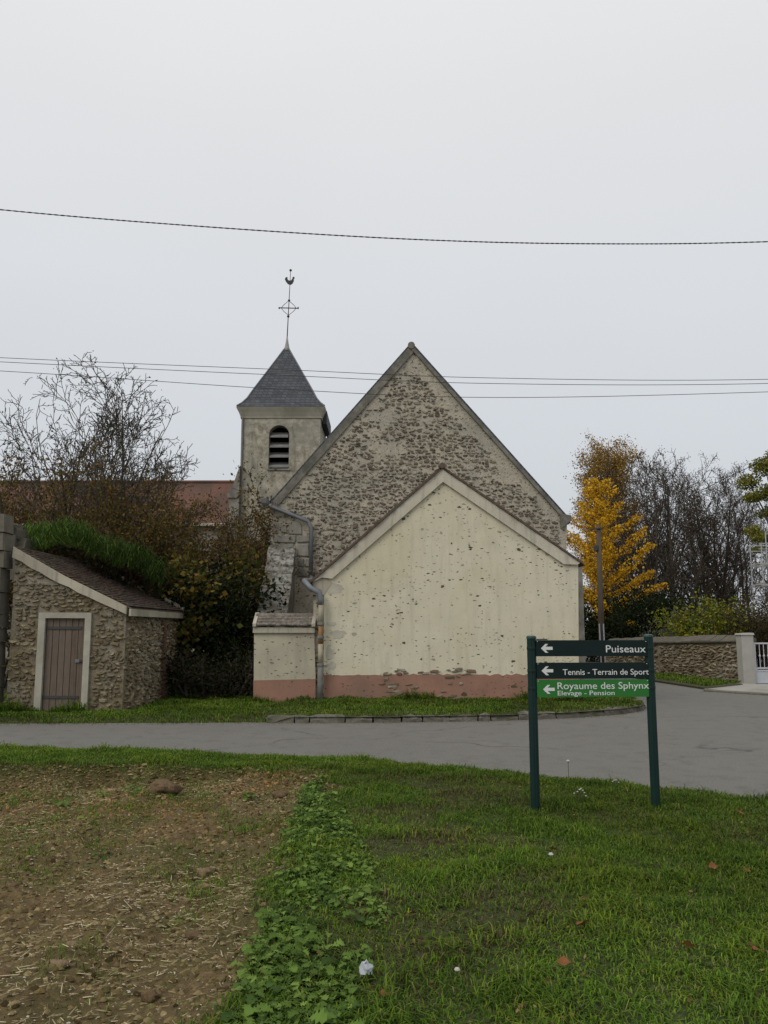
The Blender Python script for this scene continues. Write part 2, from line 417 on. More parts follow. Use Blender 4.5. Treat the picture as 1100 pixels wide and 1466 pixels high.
def kerb_block(a, b):
    d = (b - a).normalized(); nrm = Vector((-d.y, d.x, 0)); a = a + d * 0.012; b = b - d * 0.012
    w, h = 0.15, 0.105 + random.uniform(-0.022, 0.02); j = lambda q: Vector((random.uniform(-q, q), random.uniform(-q, q), random.uniform(-q, q)))
    mb = MB(); n = 5; rows = []
    for k in range(n):
        p = a.lerp(b, k / (n - 1)); e = 0.02
        prof = [(-0.02, -0.03), (-0.012, h * 0.55), (0.012, h * 0.93), (0.045, h + 0.006), (w, h - 0.012), (w, -0.03)]
        rows.append([p + nrm * x + Vector((0, 0, z - (0.014 if k in (0, n - 1) and z > 0 else 0))) + (j(e) if z > 0 else Vector()) for x, z in prof])
    m = 6; vs = [q for r in rows for q in r]; fs = []
    for k in range(n - 1):
        for q in range(m - 1): fs.append((k * m + q, (k + 1) * m + q, (k + 1) * m + q + 1, k * m + q + 1))
    fs += [tuple(range(m)), tuple((n - 1) * m + q for q in range(m - 1, -1, -1))]
    return mb.add(vs, [f[::-1] for f in fs]).build('kerb_stone', M['kerb'], kerb)
last = kp[0]
for p in kp[1:]:
    if (p - last).length >= cur:
        kerb_block(last, p); last = p; cur = random.uniform(0.22, 0.48)

# ------------------------------------------------------------------ masonry materials
def plaster(name, base, base2, stain, spots=True, dirt_k=.18):
    t = NT(name); v = t.coord('Object')
    n1 = t.noise(v, 2.2, 6, 0.6); n2 = t.noise(v, 40, 4, 0.7); n0 = t.noise(v, 0.55, 4, 0.55, 0.5)
    c = t.mix(t.ramp(n1, 0.35, 0.68), base, base2)
    c = t.mix(t.math('MULTIPLY', t.ramp(n0, 0.45, 0.70), 0.75), c, stain)
    c = t.mix(t.math('MULTIPLY', t.ramp(t.noise(v, 0.8, 6, 0.65, 1.0), 0.55, 0.72), 0.45), c, tuple(x * .62 for x in base))
    c = t.mix(t.math('MULTIPLY', t.ramp(n2, 0.45, 0.8), 0.12), c, (0.2, 0.18, 0.13))
    dirt = t.noise(t.coord('Object', (6, 1, 0.6)), 1.3, 4, 0.6); c = t.mix(t.math('MULTIPLY', t.ramp(dirt, 0.5, 0.72), dirt_k), c, (0.16, 0.145, 0.11))
    h = t.math('MULTIPLY', n2, 0.25)
    if spots:
        for sc, lo, hi, k, str_, seed in ((5.0, 0.25, 1.0, 0.32, (1, 1, 1.7), 0.0), (8.0, 0.25, 1.0, 0.33, (1, 1, 2.4), 7.3), (12.0, 0.2, 1.0, 0.34, (1, 1, 2.0), 5.7), (2.0, 0.70, 1.0, 0.2, (1, 1, 1.3), 3.1)):
            vv = t.coord('Object', str_); off = t.node('ShaderNodeVectorMath', operation='ADD'); off.inputs[1].default_value = (seed, 0, seed)
            t.l.new(vv, off.inputs[0])
            nz = t.node('ShaderNodeTexNoise'); nz.inputs['Scale'].default_value = 11; nz.inputs['Detail'].default_value = 3; t.l.new(off.outputs[0], nz.inputs['Vector'])
            sc2 = t.node('ShaderNodeVectorMath', operation='SCALE'); sc2.inputs['Scale'].default_value = 0.10; t.l.new(nz.outputs[1], sc2.inputs[0])
            ad = t.node('ShaderNodeVectorMath', operation='ADD'); t.l.new(off.outputs[0], ad.inputs[0]); t.l.new(sc2.outputs[0], ad.inputs[1])
            flat = t.node('ShaderNodeVectorMath', operation='MULTIPLY'); flat.inputs[1].default_value = (1, 0, 1); t.l.new(ad.outputs[0], flat.inputs[0])
            vo = t.node('ShaderNodeTexVoronoi'); vo.inputs['Scale'].default_value = sc; t.l.new(flat.outputs[0], vo.inputs['Vector'])
            rr = t.sep(vo.outputs['Color'])[0]
            rad = t.math('MULTIPLY', t.ramp(rr, lo, hi), k)
            dens = t.ramp(t.noise(v, 0.9, 3, 0.6), 0.22, 0.6)
            rad = t.math('MULTIPLY', rad, dens)
            f = t.ramp(t.math('SUBTRACT', rad, vo.outputs['Distance']), 0.0, 0.04)
            rr2 = t.sep(vo.outputs['Color'])[1]
            c = t.mix(t.math('MULTIPLY', f, t.math('ADD', 0.45, t.math('MULTIPLY', rr2, 0.55))), c, (0.085, 0.07, 0.042))
            h = t.math('SUBTRACT', h, f)
    t.bump(h, 0.7, 0.02)
    return t.col(c, 0.92)
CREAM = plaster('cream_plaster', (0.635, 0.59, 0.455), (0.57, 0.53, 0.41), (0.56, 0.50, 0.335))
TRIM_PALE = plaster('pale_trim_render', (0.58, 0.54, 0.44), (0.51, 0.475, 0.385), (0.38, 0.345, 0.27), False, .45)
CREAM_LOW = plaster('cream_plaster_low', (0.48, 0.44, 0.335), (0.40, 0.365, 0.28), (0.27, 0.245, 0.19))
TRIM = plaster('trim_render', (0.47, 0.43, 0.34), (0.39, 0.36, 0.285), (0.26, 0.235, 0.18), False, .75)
PINK = plaster('pink_plinth', (0.33, 0.18, 0.13), (0.26, 0.145, 0.105), (0.17, 0.12, 0.09))
t = NT('lime_mortar'); v = t.coord(); n1 = t.noise(v, 7, 7, .7); n2 = t.noise(v, .8, 5, .6, .5); nw = t.noise(t.coord('Object', (1, 1, 1.6)), 10, 3, .6, .3); nb = t.noise(t.coord('Object', (1, 1, 1.15)), 4.0, 5, .7, .4)
c = t.mix(t.ramp(n1, .3, .7), (0.34, 0.305, 0.238), (0.49, 0.445, 0.355)); c = t.mix(t.math('MULTIPLY', t.ramp(n2, .42, .62), .7), c, (0.29, 0.278, 0.235))
c = t.mix(t.math('MULTIPLY', t.ramp(nb, .52, .66), .4), c, (0.22, 0.195, 0.15))
pit = t.ramp(nw, .60, .655); c = t.mix(t.math('MULTIPLY', pit, .5), c, (0.11, 0.09, 0.065)); t.bump(t.math('SUBTRACT', t.math('MULTIPLY', n1, .5), pit), 1.0, .05)
MORTAR = t.col(c, .95)
GREYREN = pm('grey_render', (0.20, 0.19, 0.16), (0.29, 0.27, 0.225), 5, (0.14, 0.135, 0.105), 0.8, 0.5, 0.02)
COPING = pm('grey_coping', (0.105, 0.10, 0.085), (0.235, 0.222, 0.185), 6, (0.07, 0.075, 0.06), 1.2, 0.5, 0.02)
t = NT('tower_render'); v = t.coord(); n1 = t.noise(v, 3.0, 8, .75, .4); n2 = t.noise(v, .7, 6, .65, .8); n3 = t.noise(v, 11, 5, .7)
c = t.mix(t.ramp(n1, .38, .62), (0.20, 0.182, 0.135), (0.47, 0.435, 0.345)); c = t.mix(t.math('MULTIPLY', t.ramp(n2, .48, .64), .65), c, (0.24, 0.23, 0.195)); c = t.mix(t.math('MULTIPLY', t.ramp(n3, .55, .72), .5), c, (0.13, 0.115, 0.085))
c = t.mix(t.math('MULTIPLY', t.ramp(t.noise(t.coord('Object', (3, 3, .5)), 1.6, 5, .6), .56, .72), .55), c, (0.12, 0.11, 0.075))
t.bump(n3, .6, .03); TOWER = t.col(c, .95)
ASHLAR = pm('ashlar', (0.20, 0.19, 0.165), (0.31, 0.295, 0.25), 5, (0.13, 0.125, 0.105), 1.5, 0.6, 0.02)
t = NT('lichen_stone'); v = t.coord(); n1 = t.noise(v, 7, 6, .7, .3); n2 = t.noise(v, 2.4, 4, .6)
c = t.mix(t.ramp(n1, .40, .60), (0.07, 0.066, 0.057), (0.31, 0.30, 0.27)); c = t.mix(t.math('MULTIPLY', t.ramp(n2, .5, .62), .6), c, (0.15, 0.135, 0.11)); t.bump(n1, .8, .04); LICHEN = t.col(c, .95)
TILE = pm('brown_tile', (0.075, 0.05, 0.04), (0.15, 0.105, 0.08), 12, (0.10, 0.095, 0.075), 1.6, 0.5, 0.01)
TILE_OLD = pm('lichened_tile', (0.07, 0.052, 0.042), (0.25, 0.225, 0.19), 14, (0.10, 0.085, 0.07), 3, 0.5, 0.02)
TILE_RED = pm('red_tile', (0.085, 0.043, 0.031), (0.14, 0.07, 0.048), 6, (0.06, 0.042, 0.032), 0.6, 0.4, 0.02)
t = NT('slate'); v = t.coord(); br = t.node('ShaderNodeTexBrick'); br.inputs['Scale'].default_value = 1.0
v2 = t.coord('Object', (1, 1, 1)); x_, y_, z_ = t.sep(v2); cm = t.node('ShaderNodeCombineXYZ'); t.l.new(t.math('ADD', x_, y_), cm.inputs[0]); t.l.new(z_, cm.inputs[1])
t.l.new(cm.outputs[0], br.inputs['Vector']); br.inputs['Color1'].default_value = (0.042, 0.047, 0.058, 1); br.inputs['Color2'].default_value = (0.075, 0.082, 0.098, 1)
br.inputs['Mortar'].default_value = (0.02, 0.021, 0.024, 1); br.inputs['Brick Width'].default_value = 0.2; br.inputs['Row Height'].default_value = 0.13; br.inputs['Mortar Size'].default_value = 0.012
c = t.mix(t.math('MULTIPLY', t.ramp(t.noise(v, 1.2, 5), 0.5, 0.75), 0.5), br.outputs[0], (0.10, 0.10, 0.095)); t.bump(br.outputs[1], 0.3, 0.01)
SLATE = t.col(c, 0.6)
ZINC = pm('zinc', (0.13, 0.14, 0.155), (0.19, 0.20, 0.215), 6, (0.17, 0.175, 0.18), 2, 0.1, 0.01, 0.55, (1, 1, 1), 0.3)
IRON = pm('dark_iron', (0.04, 0.04, 0.042), (0.07, 0.068, 0.065), 20, None, 1, 0.2, 0.01, 0.7)
RUST = pm('rusted_pipe', (0.22, 0.12, 0.055), (0.30, 0.18, 0.09), 12, (0.15, 0.075, 0.035), 4, 0.4, 0.01)
CREAMPIPE = pm('cream_painted_pipe', (0.40, 0.37, 0.28), (0.33, 0.30, 0.22), 10, (0.2, 0.15, 0.09), 3, 0.2, 0.01)
GREYPIPE = pm('grey_cast_pipe', (0.15, 0.15, 0.14), (0.22, 0.215, 0.20), 10, (0.12, 0.11, 0.09), 3, 0.2, 0.01)
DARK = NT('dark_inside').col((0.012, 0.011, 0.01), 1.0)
LOUVRE = pm('weathered_louvre', (0.12, 0.115, 0.11), (0.26, 0.25, 0.235), 6, None, 1, 0.3, 0.01, 0.9, (0.6, 1, 6))
ST_CHURCH = stone_mat('church_rubble', [(0.11, 0.082, 0.058), (0.31, 0.27, 0.20), (0.17, 0.14, 0.105), (0.38, 0.34, 0.265), (0.14, 0.105, 0.072), (0.25, 0.225, 0.185)])
PAL_CHURCH = [(0.10, 0.078, 0.056), (0.27, 0.235, 0.18), (0.15, 0.125, 0.095), (0.35, 0.315, 0.245), (0.20, 0.18, 0.145)]
ST_SHED = stone_mat('shed_rubble', [(0.13, 0.095, 0.05), (0.29, 0.235, 0.14), (0.18, 0.145, 0.09), (0.38, 0.325, 0.215), (0.15, 0.115, 0.065), (0.27, 0.235, 0.165)])
PAL_SHED = [(0.15, 0.11, 0.06), (0.28, 0.23, 0.14), (0.20, 0.16, 0.10), (0.34, 0.295, 0.20)]
SHED_MORTAR = pm('shed_mortar', (0.12, 0.095, 0.058), (0.25, 0.205, 0.135), 9, (0.30, 0.28, 0.23), 0.7, 0.9, 0.05)

# ------------------------------------------------------------------ church: rubble gable, nave roof, buttresses, bell tower
YC = 22.0
church = thing('church', at(590, 990, YC) , 'old stone village church with rubble gable and slate-roofed bell tower behind the cream house', 'church')
apex, le, re = (589, 497), (388, 724), (812, 746)
outer = poly_px([(386, 1000), le, apex, re, (808, 1000)], YC)
gw = MB().prism(outer, YC, YC + 0.7).build('gable_wall', MORTAR, church)
# smooth mortared bands along both slopes, proud of the rubble
def band(a, b, w0, w1, Y, th, mat, name, parent, inward):
    pa, pb = at(*a, Y), at(*b, Y); d = (pb - pa).normalized(); n_ = Vector((-d.z, 0, d.x)) * inward
    q = [pa + n_ * w0, pb + n_ * w0, pb + n_ * w1, pa + n_ * w1]
    return MB().prism([(p.x, p.z) for p in q], Y - th, Y + 0.02).build(name, mat, parent)
nl = church
def uneven_band(a, b, w0, w1, Y, th, mat, name, parent, inward, amp, seed):
    """a strip whose inner edge wanders"""
    r = random.Random(seed); pa, pb = at(*a, Y), at(*b, Y); d = (pb - pa).normalized(); n_ = Vector((-d.z, 0, d.x)) * inward
    top = [pa + n_ * w0, pb + n_ * w0]; low = [pb.lerp(pa, k / 24) + n_ * (w1 + amp * (fbm(k * 0.45, seed, 3, 2) - 0.5) * 2) for k in range(25)]
    return MB().prism([(p.x, p.z) for p in top + low], Y - th, Y + 0.02).build(name, mat, parent)
0 and uneven_band(le, apex, 0.02, -0.50, YC, 0.02, GREYREN, 'mortar_band', church, 1, 0.20, 3)
0 and uneven_band(apex, re, 0.02, -0.58, YC, 0.024, GREYREN, 'mortar_band', church, 1, 0.22, 8)
band(le, (590, 496), 0.04, -0.15, YC, 0.05, COPING, 'coping', church, 1)
band((588, 496), re, 0.04, -0.05, YC, 0.075, COPING, 'coping', church, 1)
# rubble stones
sp = poly_px([(392, 728), (586, 505), (806, 750), (806, 830), (640, 705), (628, 705), (455, 850), (445, 872), (392, 872)], YC)
quoin = poly_px([(386, 738), (446, 748), (446, 880), (386, 880)], YC)
def near_slope(x, z, w, h):
    for a, b, k in ((le, apex, 0.30), (apex, re, 0.36)):
        pa, pb = at(*a, YC), at(*b, YC); d = (pb - pa).normalized(); dist = abs((x - pa.x) * d.z - (z - pa.z) * d.x)
        if dist < k + 0.22 * (fbm(x * 1.3, z * 1.3, 3, 31) - 0.5) * 2 and random.random() < 0.85: return True
    if inside(quoin, x, z): return True
    return fbm(x * 0.9, z * 1.4, 3, 12) > 0.70
items = lay(sp, 0.045, 0.105, 0.05, 0.17, 0.02, 0.88, 0.0, 4, near_slope)
place_stones(items, gw, stone_meshes(ST_CHURCH, 'stone'), M['rubble'], PAL_CHURCH, (Vector((0, YC, 0)), Vector((1, 0, 0)), Vector((0, -1, 0))), 0.030, 290)
# nave roof behind the gable
pl, pa, pr = at(*le, YC), at(*apex, YC), at(*re, YC)
def roof_slab(a, b, y0, y1, th, over, mat, name, parent, lift=0.03):
    d = Vector((b.x - a.x, 0, b.z - a.z)).normalized(); a = a - d * over; up = Vector((0, 0, 1))
    q0, q1 = a + up * lift, b + up * lift
    return MB().prism([(q0.x, q0.z), (q1.x, q1.z), (q1.x, q1.z + th), (q0.x, q0.z + th)], y0, y1).build(name, mat, parent)
roof_slab(pl, pa, YC - 0.03, YC + 20, 0.10, 0.05, SLATE, 'nave_roof', church)
roof_slab(pr, pa, YC - 0.06, YC + 20, 0.11, 0.12, SLATE, 'nave_roof', church)
MB().prism([(pl.x + 0.05, 0), (pr.x - 0.15, 0), (pr.x - 0.15, pr.z), (pa.x, pa.z - 0.1), (pl.x + 0.05, pl.z)], YC + 0.72, YC + 20).build('nave_wall', MORTAR, church)
MB().tube([at(*apex, YC) + Vector((0, -0.09, 0.03)), at(*apex, YC) + Vector((0, 20, 0.03))], 0.10, 10).build('ridge', COPING, church)
# small kneeler stone at the right eave
kz = at(812, 746, YC); MB().prism([(kz.x - 0.18, kz.z - 0.2), (kz.x + 0.1, kz.z + 0.0), (kz.x + 0.1, kz.z + 0.14), (kz.x - 0.2, kz.z + 0.2)], YC - 0.1, YC + 0.4).build('kneeler', COPING, church)
# left front buttress: body with a lichened weathering
bl, br_ = at(388, 785, YC).x, at(423, 785, YC).x
zt, zb = at(400, 786, YC).z, at(388, 890, YC - 2.1).z
body = MB().add([(bl, YC + .1, 0), (br_, YC + .1, 0), (br_, YC - 2.1, 0), (bl, YC - 2.1, 0), (bl, YC + .1, zt - .05), (br_, YC + .1, zt - .05), (br_, YC - 2.1, zb), (bl, YC - 2.1, zb)],
                [(0, 1, 2, 3), (7, 6, 5, 4), (3, 2, 6, 7), (1, 0, 4, 5), (2, 1, 5, 6), (0, 3, 7, 4)])
but = body.build('buttress', ASHLAR, church)
N = 7
for k in range(N):                                  # sloping cap slabs, uneven
    a, b = (k + 0.02) / N, (k + 0.98) / N; e = 0.05
    y0, y1 = YC - 2.1 * a, YC - 2.1 * b; z0, z1 = zt + (zb - zt) * a, zt + (zb - zt) * b
    j = lambda: random.uniform(-0.02, 0.03)
    q = random.uniform(0.05, 0.11)
    MB().hexa([(bl - e, y0, z0 - .06), (bl - e, y1, z1 - .06), (br_ + e * .4, y1, z1 - .06), (br_ + e * .4, y0, z0 - .06)],
              [(bl - e + j(), y0, z0 + q + j()), (bl - e + j(), y1, z1 + q + j()), (br_ + e * .4 + j(), y1, z1 + q + j()), (br_ + e * .4 + j(), y0, z0 + q + j())]).build('cap_slab', LICHEN, but)
# squared blocks of the corner above the buttress
def blocks(spec, Y, parent, mat, th=0.045, name='quoin_block'):
    for x0, y0, x1, y1 in spec:
        p, q = at(x0, y1, Y), at(x1, y0, Y); e = 0.012; j = lambda: random.uniform(-0.02, 0.02); d = th * random.uniform(0.7, 1.2); b = 0.02
        o_ = [(p.x + e + j(), p.z + e + j()), (q.x - e + j(), p.z + e + j()), (q.x - e + j(), q.z - e + j()), (p.x + e + j(), q.z - e + j())]
        cx = sum(t_[0] for t_ in o_) / 4; cz = sum(t_[1] for t_ in o_) / 4; i_ = [(cx + (x - cx) * 0.92, cz + (z - cz) * 0.86) for x, z in o_]
        MB().add([(x, Y + .02, z) for x, z in o_] + [(x, Y - d + b, z) for x, z in o_] + [(x, Y - d, z) for x, z in i_],
                 [(4, 5, 1, 0), (5, 6, 2, 1), (6, 7, 3, 2), (7, 4, 0, 3), (8, 9, 5, 4), (9, 10, 6, 5), (10, 11, 7, 6), (11, 8, 4, 7), (11, 10, 9, 8)][:] ).build(name, mat, parent)
blocks([(391, 748, 400, 764), (413, 748, 433, 766), (391, 766, 424, 778), (426, 767, 445, 777), (403, 750, 411, 763), (391, 778, 422, 787), (426, 779, 443, 797), (425, 799, 436, 812), (437, 799, 446, 812), (426, 813, 444, 826)], YC, gw, ASHLAR)
# right buttress peeping out beside the cream house
MB().box(at(800, 900, 22.5).x, at(837, 900, 22.5).x, 22.5, 23.6, 0, at(830, 800, 22.5).z).build('buttress', ASHLAR, church)

# ---- bell tower
YT, = (32.0,)
tl, tr = at(346, 600, YT).x, at(459, 600, YT).x; TW = tr - tl; YTb = YT + TW; zE = at(400, 598, YT).z
wl_, wr_, wb, wtop = at(385, 640, YT).x, at(414, 640, YT).x, at(400, 671, YT).z, at(400, 622, YT).z
wc = (wl_ + wr_) / 2; wr2 = (wr_ - wl_) / 2
arc = [(wc + wr2 * math.cos(R(a)), wtop + wr2 * 0.95 * math.sin(R(a))) for a in range(0, 181, 15)]
right_half = [(wc, 0), (tr, 0), (tr, zE), (wc, zE)] + arc[:7][::-1] + [(wr_, wb), (wc, wb)]
left_half = [(wc, 0), (wc, wb), (wl_, wb)] + arc[6:][::-1] + [(wc, zE), (tl, zE), (tl, 0)]
tower = MB().prism(right_half, YT, YT + 0.45).prism(left_half, YT, YT + 0.45)
tower.box(tl, tl + 0.45, YT + 0.45, YTb, 0, zE).box(tr - 0.45, tr, YT + 0.45, YTb, 0, zE).box(tl + .45, tr - .45, YTb - .45, YTb, 0, zE)
tower = tower.build('tower', TOWER, church)
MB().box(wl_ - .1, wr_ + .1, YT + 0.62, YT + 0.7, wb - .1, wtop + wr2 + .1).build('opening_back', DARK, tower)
for k in range(4):
    z = wb + 0.05 + k * (wtop + wr2 * 0.5 - wb) / 3.9; hw = wr2 - 0.01
    if k == 3: hw *= 0.9
    MB().hexa([(wc - hw, YT + .03, z), (wc + hw, YT + .03, z), (wc + hw, YT + .42, z + .25), (wc - hw, YT + .42, z + .25)],
              [(wc - hw, YT + .03, z + .045), (wc + hw, YT + .03, z + .045), (wc + hw, YT + .42, z + .30), (wc - hw, YT + .42, z + .30)]).build('louvre', LOUVRE, tower)
MB().box(wl_ - .05, wr_ + .05, YT - .05, YT + .3, wb - .07, wb).build('window_sill', ASHLAR, tower)
# cornice
zc0, zc1 = at(400, 598, YT).z, at(400, 584, YT).z
cor = MB()
def frust(o0, o1, z0, z1):
    q = lambda o_, z: [(tl - o_, YT - o_, z), (tr + o_, YT - o_, z), (tr + o_, YTb + o_, z), (tl - o_, YTb + o_, z)]
    cor.hexa(q(o0, z0), q(o1, z1))
frust(.035, .045, zc0 - .02, zc0 + .03); frust(.03, .10, zc0 + .03, zc0 + .2); frust(.10, .20, zc0 + .2, zc1)
cor.build('cornice', pm('cornice_stone', (0.36, 0.33, 0.26), (0.42, 0.39, 0.31), 4, (0.27, 0.25, 0.19), 1), tower)
# flared slate spire
cx, cy = (tl + tr) / 2, (YT + YTb) / 2
zs = lambda y: at(400, y, YT + TW / 2).z
prof = []
for h_, y_ in ((62.8, 583.5), (62.8, 581), (56.5, 577), (50.0, 570.5), (41.6, 557), (23.2, 529.6), (4.2, 501)):
    r_ = 1.5
    for _ in range(12): r_ = at(550 + h_, y_, cy - r_).x
    prof.append((r_, at(400, y_, cy - r_).z))
prof.append((.03, prof[-1][1] + .12))
sp_ = MB(); vs = []
for r_, z in prof: vs += [(cx - r_, cy - r_, z), (cx + r_, cy - r_, z), (cx + r_, cy + r_, z), (cx - r_, cy + r_, z)]
fs = [(3, 2, 1, 0)] + [(4 * k + i, 4 * k + (i + 1) % 4, 4 * k + 4 + (i + 1) % 4, 4 * k + 4 + i) for k in range(len(prof) - 1) for i in range(4)] + [tuple(4 * (len(prof) - 1) + i for i in range(4))]
spire = sp_.add(vs, fs).build('spire_roof', SLATE, tower)
for sx_, sy_ in ((-1, -1), (1, -1)):
    MB().tube([(cx + sx_ * r_, cy + sy_ * r_, z + .012) for r_, z in prof[1:]], 0.03, 6).build('hip', ZINC, tower)
MB().lathe((cx, cy, 0), [(0.17, prof[-2][1] - .04), (0.115, prof[-2][1] + .10), (0.06, zs(491)), (0.03, zs(482))], 10).build('finial_cone', pm('lead', (0.26, 0.25, 0.23), (0.33, 0.31, 0.28), 9), tower, None, True)
rx = lambda y: cx + (483 - y) / 96 * 0.10
fin = MB().tube([(rx(y), cy, zs(y)) for y in (485, 460, 430, 410, 386)], [0.026, .021, .018, .015, .012], 6)
for y, r_ in ((453, .06), (430, .055), (387, .06)):
    fin.lathe((rx(y), cy, zs(y)), [(0.01, -r_), (r_ * .8, -r_ * .5), (r_, 0), (r_ * .8, r_ * .5), (0.01, r_)], 8)
zx = zs(441); hw = 0.40
fin.tube([(rx(441) - hw, cy, zx + .01), (rx(441) + hw, cy, zx - .01)], 0.022, 6)
for s_ in (-1, 1):
    fin.lathe((rx(441) + s_ * hw, cy, zx), [(0.01, -.05), (.045, 0), (0.01, .05)], 6)
    for sz in (-1, 1): fin.tube([(rx(441) + s_ * hw * .8, cy, zx), (rx(441) + s_ * .2, cy, zx + sz * .15), (rx(441), cy, zx + sz * .32)], 0.012, 5)
fin.build('iron_cross', IRON, tower)
ck = [(-.20, .02), (-.26, .14), (-.22, .25), (-.13, .26), (-.13, .16), (-.06, .08), (.05, .08), (.11, .16), (.13, .26), (.18, .28), (.24, .22), (.19, .19), (.19, .06), (.12, -.08), (.02, -.14), (-.10, -.10)]
zk = zs(404); MB().prism([(rx(404) + x * .85, zk + z * .85) for x, z in ck], cy - .025, cy + .025).build('weathercock', IRON, tower)
# stepped buttress on the tower's left
xb = at(330, 720, YT).x
bt = MB().prism([(xb, 0), (tl + .02, 0), (tl + .02, at(340, 668, YT).z), (xb + .12, at(330, 697, YT).z), (xb, at(330, 700, YT).z)], YT - .25, YT + .9)
bt.build('buttress', ASHLAR, church)
MB().box(xb - .06, tl - .02, YT - .3, YT + .95, at(330, 712, YT).z - .06, at(330, 708, YT).z).build('string_course', ASHLAR, church)
MB().tube([(tl + .06, YT - .04, zE), (tl + .04, YT - .04, 1.0)], 0.035, 6).build('lightning_cable', GREYPIPE, church)
# dark box added as painted shade on the cornice's receding right side
MB().box(tr + .06, tr + .215, YT + .5, YTb, zc0 - .12, zc1 + .02).build('shaded_cornice_side', IRON, tower)

# ---- downpipe from the nave gutter to the ground
YP = YC - 0.12
p0, p1, p2, p3 = at(386, 722, YP), at(390, 726, YP), at(441, 746, YP), at(446, 756, YP)
zt2 = at(445, 826, YP).z
pipe = thing('drainpipe', (p3.x, 17.0, 0), 'zinc downpipe cranked across the stone gable and down beside the cream house', 'drainpipe')
MB().tube([p0 + Vector((-.12, 0, .05)), p1, p1.lerp(p2, .5), p2, p3, Vector((p3.x, YP, zt2))], 0.055, 8).build('zinc_pipe', ZINC, pipe, None, True)
MB().lathe(p0 + Vector((-.12, 0, -.05)), [(.06, 0), (.10, .08), (.10, .2)], 10).build('gutter_outlet', ZINC, pipe)
YF = 16.86
q1, q2, q3, q4 = at(436, 832, 17.05), at(445, 842, YF), at(457, 848, YF), at(460, 858, YF)
MB().tube([Vector((p3.x, YP, zt2)), Vector((p3.x + .08, YP - .5, zt2 - .12)), q1 + Vector((0, .9, .05)), q1, q2, q3, q4, Vector((q4.x, YF, at(460, 866, YF).z))], 0.06, 8).build('elbow_pipe', ZINC, pipe, None, True)
def vpipe(ya, yb, r_, mat, name):
    MB().tube([Vector((q4.x, YF, at(460, ya, YF).z)), Vector((q4.x, YF, at(460, yb, YF).z))], r_, 10).build(name, mat, pipe, None, True)
vpipe(860, 893, .056, CREAMPIPE, 'cream_pipe'); vpipe(893, 922, .05, RUST, 'rusty_pipe'); vpipe(922, 952, .05, CREAMPIPE, 'cream_pipe'); vpipe(952, 1008, .058, GREYPIPE, 'grey_pipe')
for y in (893, 912, 952):
    z = at(460, y, YF).z; MB().lathe((q4.x, YF, z), [(.068, -.03), (.072, 0), (.068, .03)], 10).build('collar', GREYPIPE, pipe)

# ------------------------------------------------------------------ cream house end (annexe)
YA = 17.0
house = thing('cream_house', at(640, 1000, YA), 'cream plastered house gable with pink plinth and pitted surface, before the stone church', 'house')
wallp = poly_px([(464, 985), (464, 836), (452, 833), (633, 674), (828, 807), (829, 983)], YA)
house_wall = MB().prism(wallp, YA, YC - .02).build('wall', CREAM, house)
pl2 = poly_px([(464, 1014), (464, 966.3), (829.5, 964.3), (830, 1010)], YA)
pl2 = [(x, max(z, -0.05)) for x, z in pl2]; rq = random.Random(2); xa, za, xb_, zb_ = *pl2[1], *pl2[2]
pl2 = [pl2[0], pl2[1]] + [(xa + (xb_ - xa) * f / 60, za + (zb_ - za) * f / 60 + rq.gauss(0, .008) - (.05 * rq.random() if rq.random() < .12 else 0)) for f in range(1, 60)] + pl2[2:]
plinth = MB().prism(pl2, YA - .012, YC - .03).build('plinth', PINK, house)
# raised trim band under the verge
pA, pL, pR = at(633, 672, YA), at(447, 834, YA), at(830, 806, YA)
def trim(a, b, w, inward, ta, tb):
    d = (b - a).normalized(); n_ = Vector((-d.z, 0, d.x)) * inward; L = (b - a).length
    A0, B0 = a + d * ta, b - d * tb
    return [A0, B0, B0 + n_ * w, A0 + n_ * w]
q = trim(pL, pA, 0.20, -1, 0.0, 0.0)
# mitre both bands at the ridge
def meet(p, d, q, e):
    k = ((q.x - p.x) * e.z - (q.z - p.z) * e.x) / (d.x * e.z - d.z * e.x); return p + d * k
dl, dr = (pA - pL).normalized(), (pR - pA).normalized(); nl_, nr_ = Vector((dl.z, 0, -dl.x)), Vector((dr.z, 0, -dr.x))
inn = meet(pL + nl_ * .215, dl, pA + nr_ * .215, dr)
lp = [pL + dl * .0, pA, inn, pL + dl * .36 + nl_ * .215, pL + dl * .22 + nl_ * .06]
rp = [pA, pR, pR - dr * .02 + nr_ * .06, pR - dr * .26 + nr_ * .215, inn]
MB().prism([(p.x, p.z) for p in lp], YA - .055, YA + .02).build('verge_band', TRIM_PALE, house)
MB().prism([(p.x, p.z) for p in rp], YA - .058, YA + .02).build('verge_band', TRIM_PALE, house)
# left corner flare of the wall below the eave, exposed corner stones, patches
MB().prism(poly_px([(447, 835), (464, 822), (476, 834), (464, 852), (452, 846)], YA), YA - .01, YA + .3).build('eave_corner', TRIM, house)
MB().prism(poly_px([(447, 1010), (464, 1010), (464, 852), (449, 860)], YA), YA + .03, YA + .6).build('rough_corner', MORTAR, house)
items = lay(poly_px([(447, 1006), (463, 1006), (463, 858), (449, 862)], YA), .05, .1, .06, .16, .015, 1, -.02, 8)
place_stones(items, house, stone_meshes(ST_SHED, 'stone'), M['rubble'], PAL_SHED, (Vector((0, YA + .03, 0)), Vector((1, 0, 0)), Vector((0, -1, 0))), .035, 60, 5)
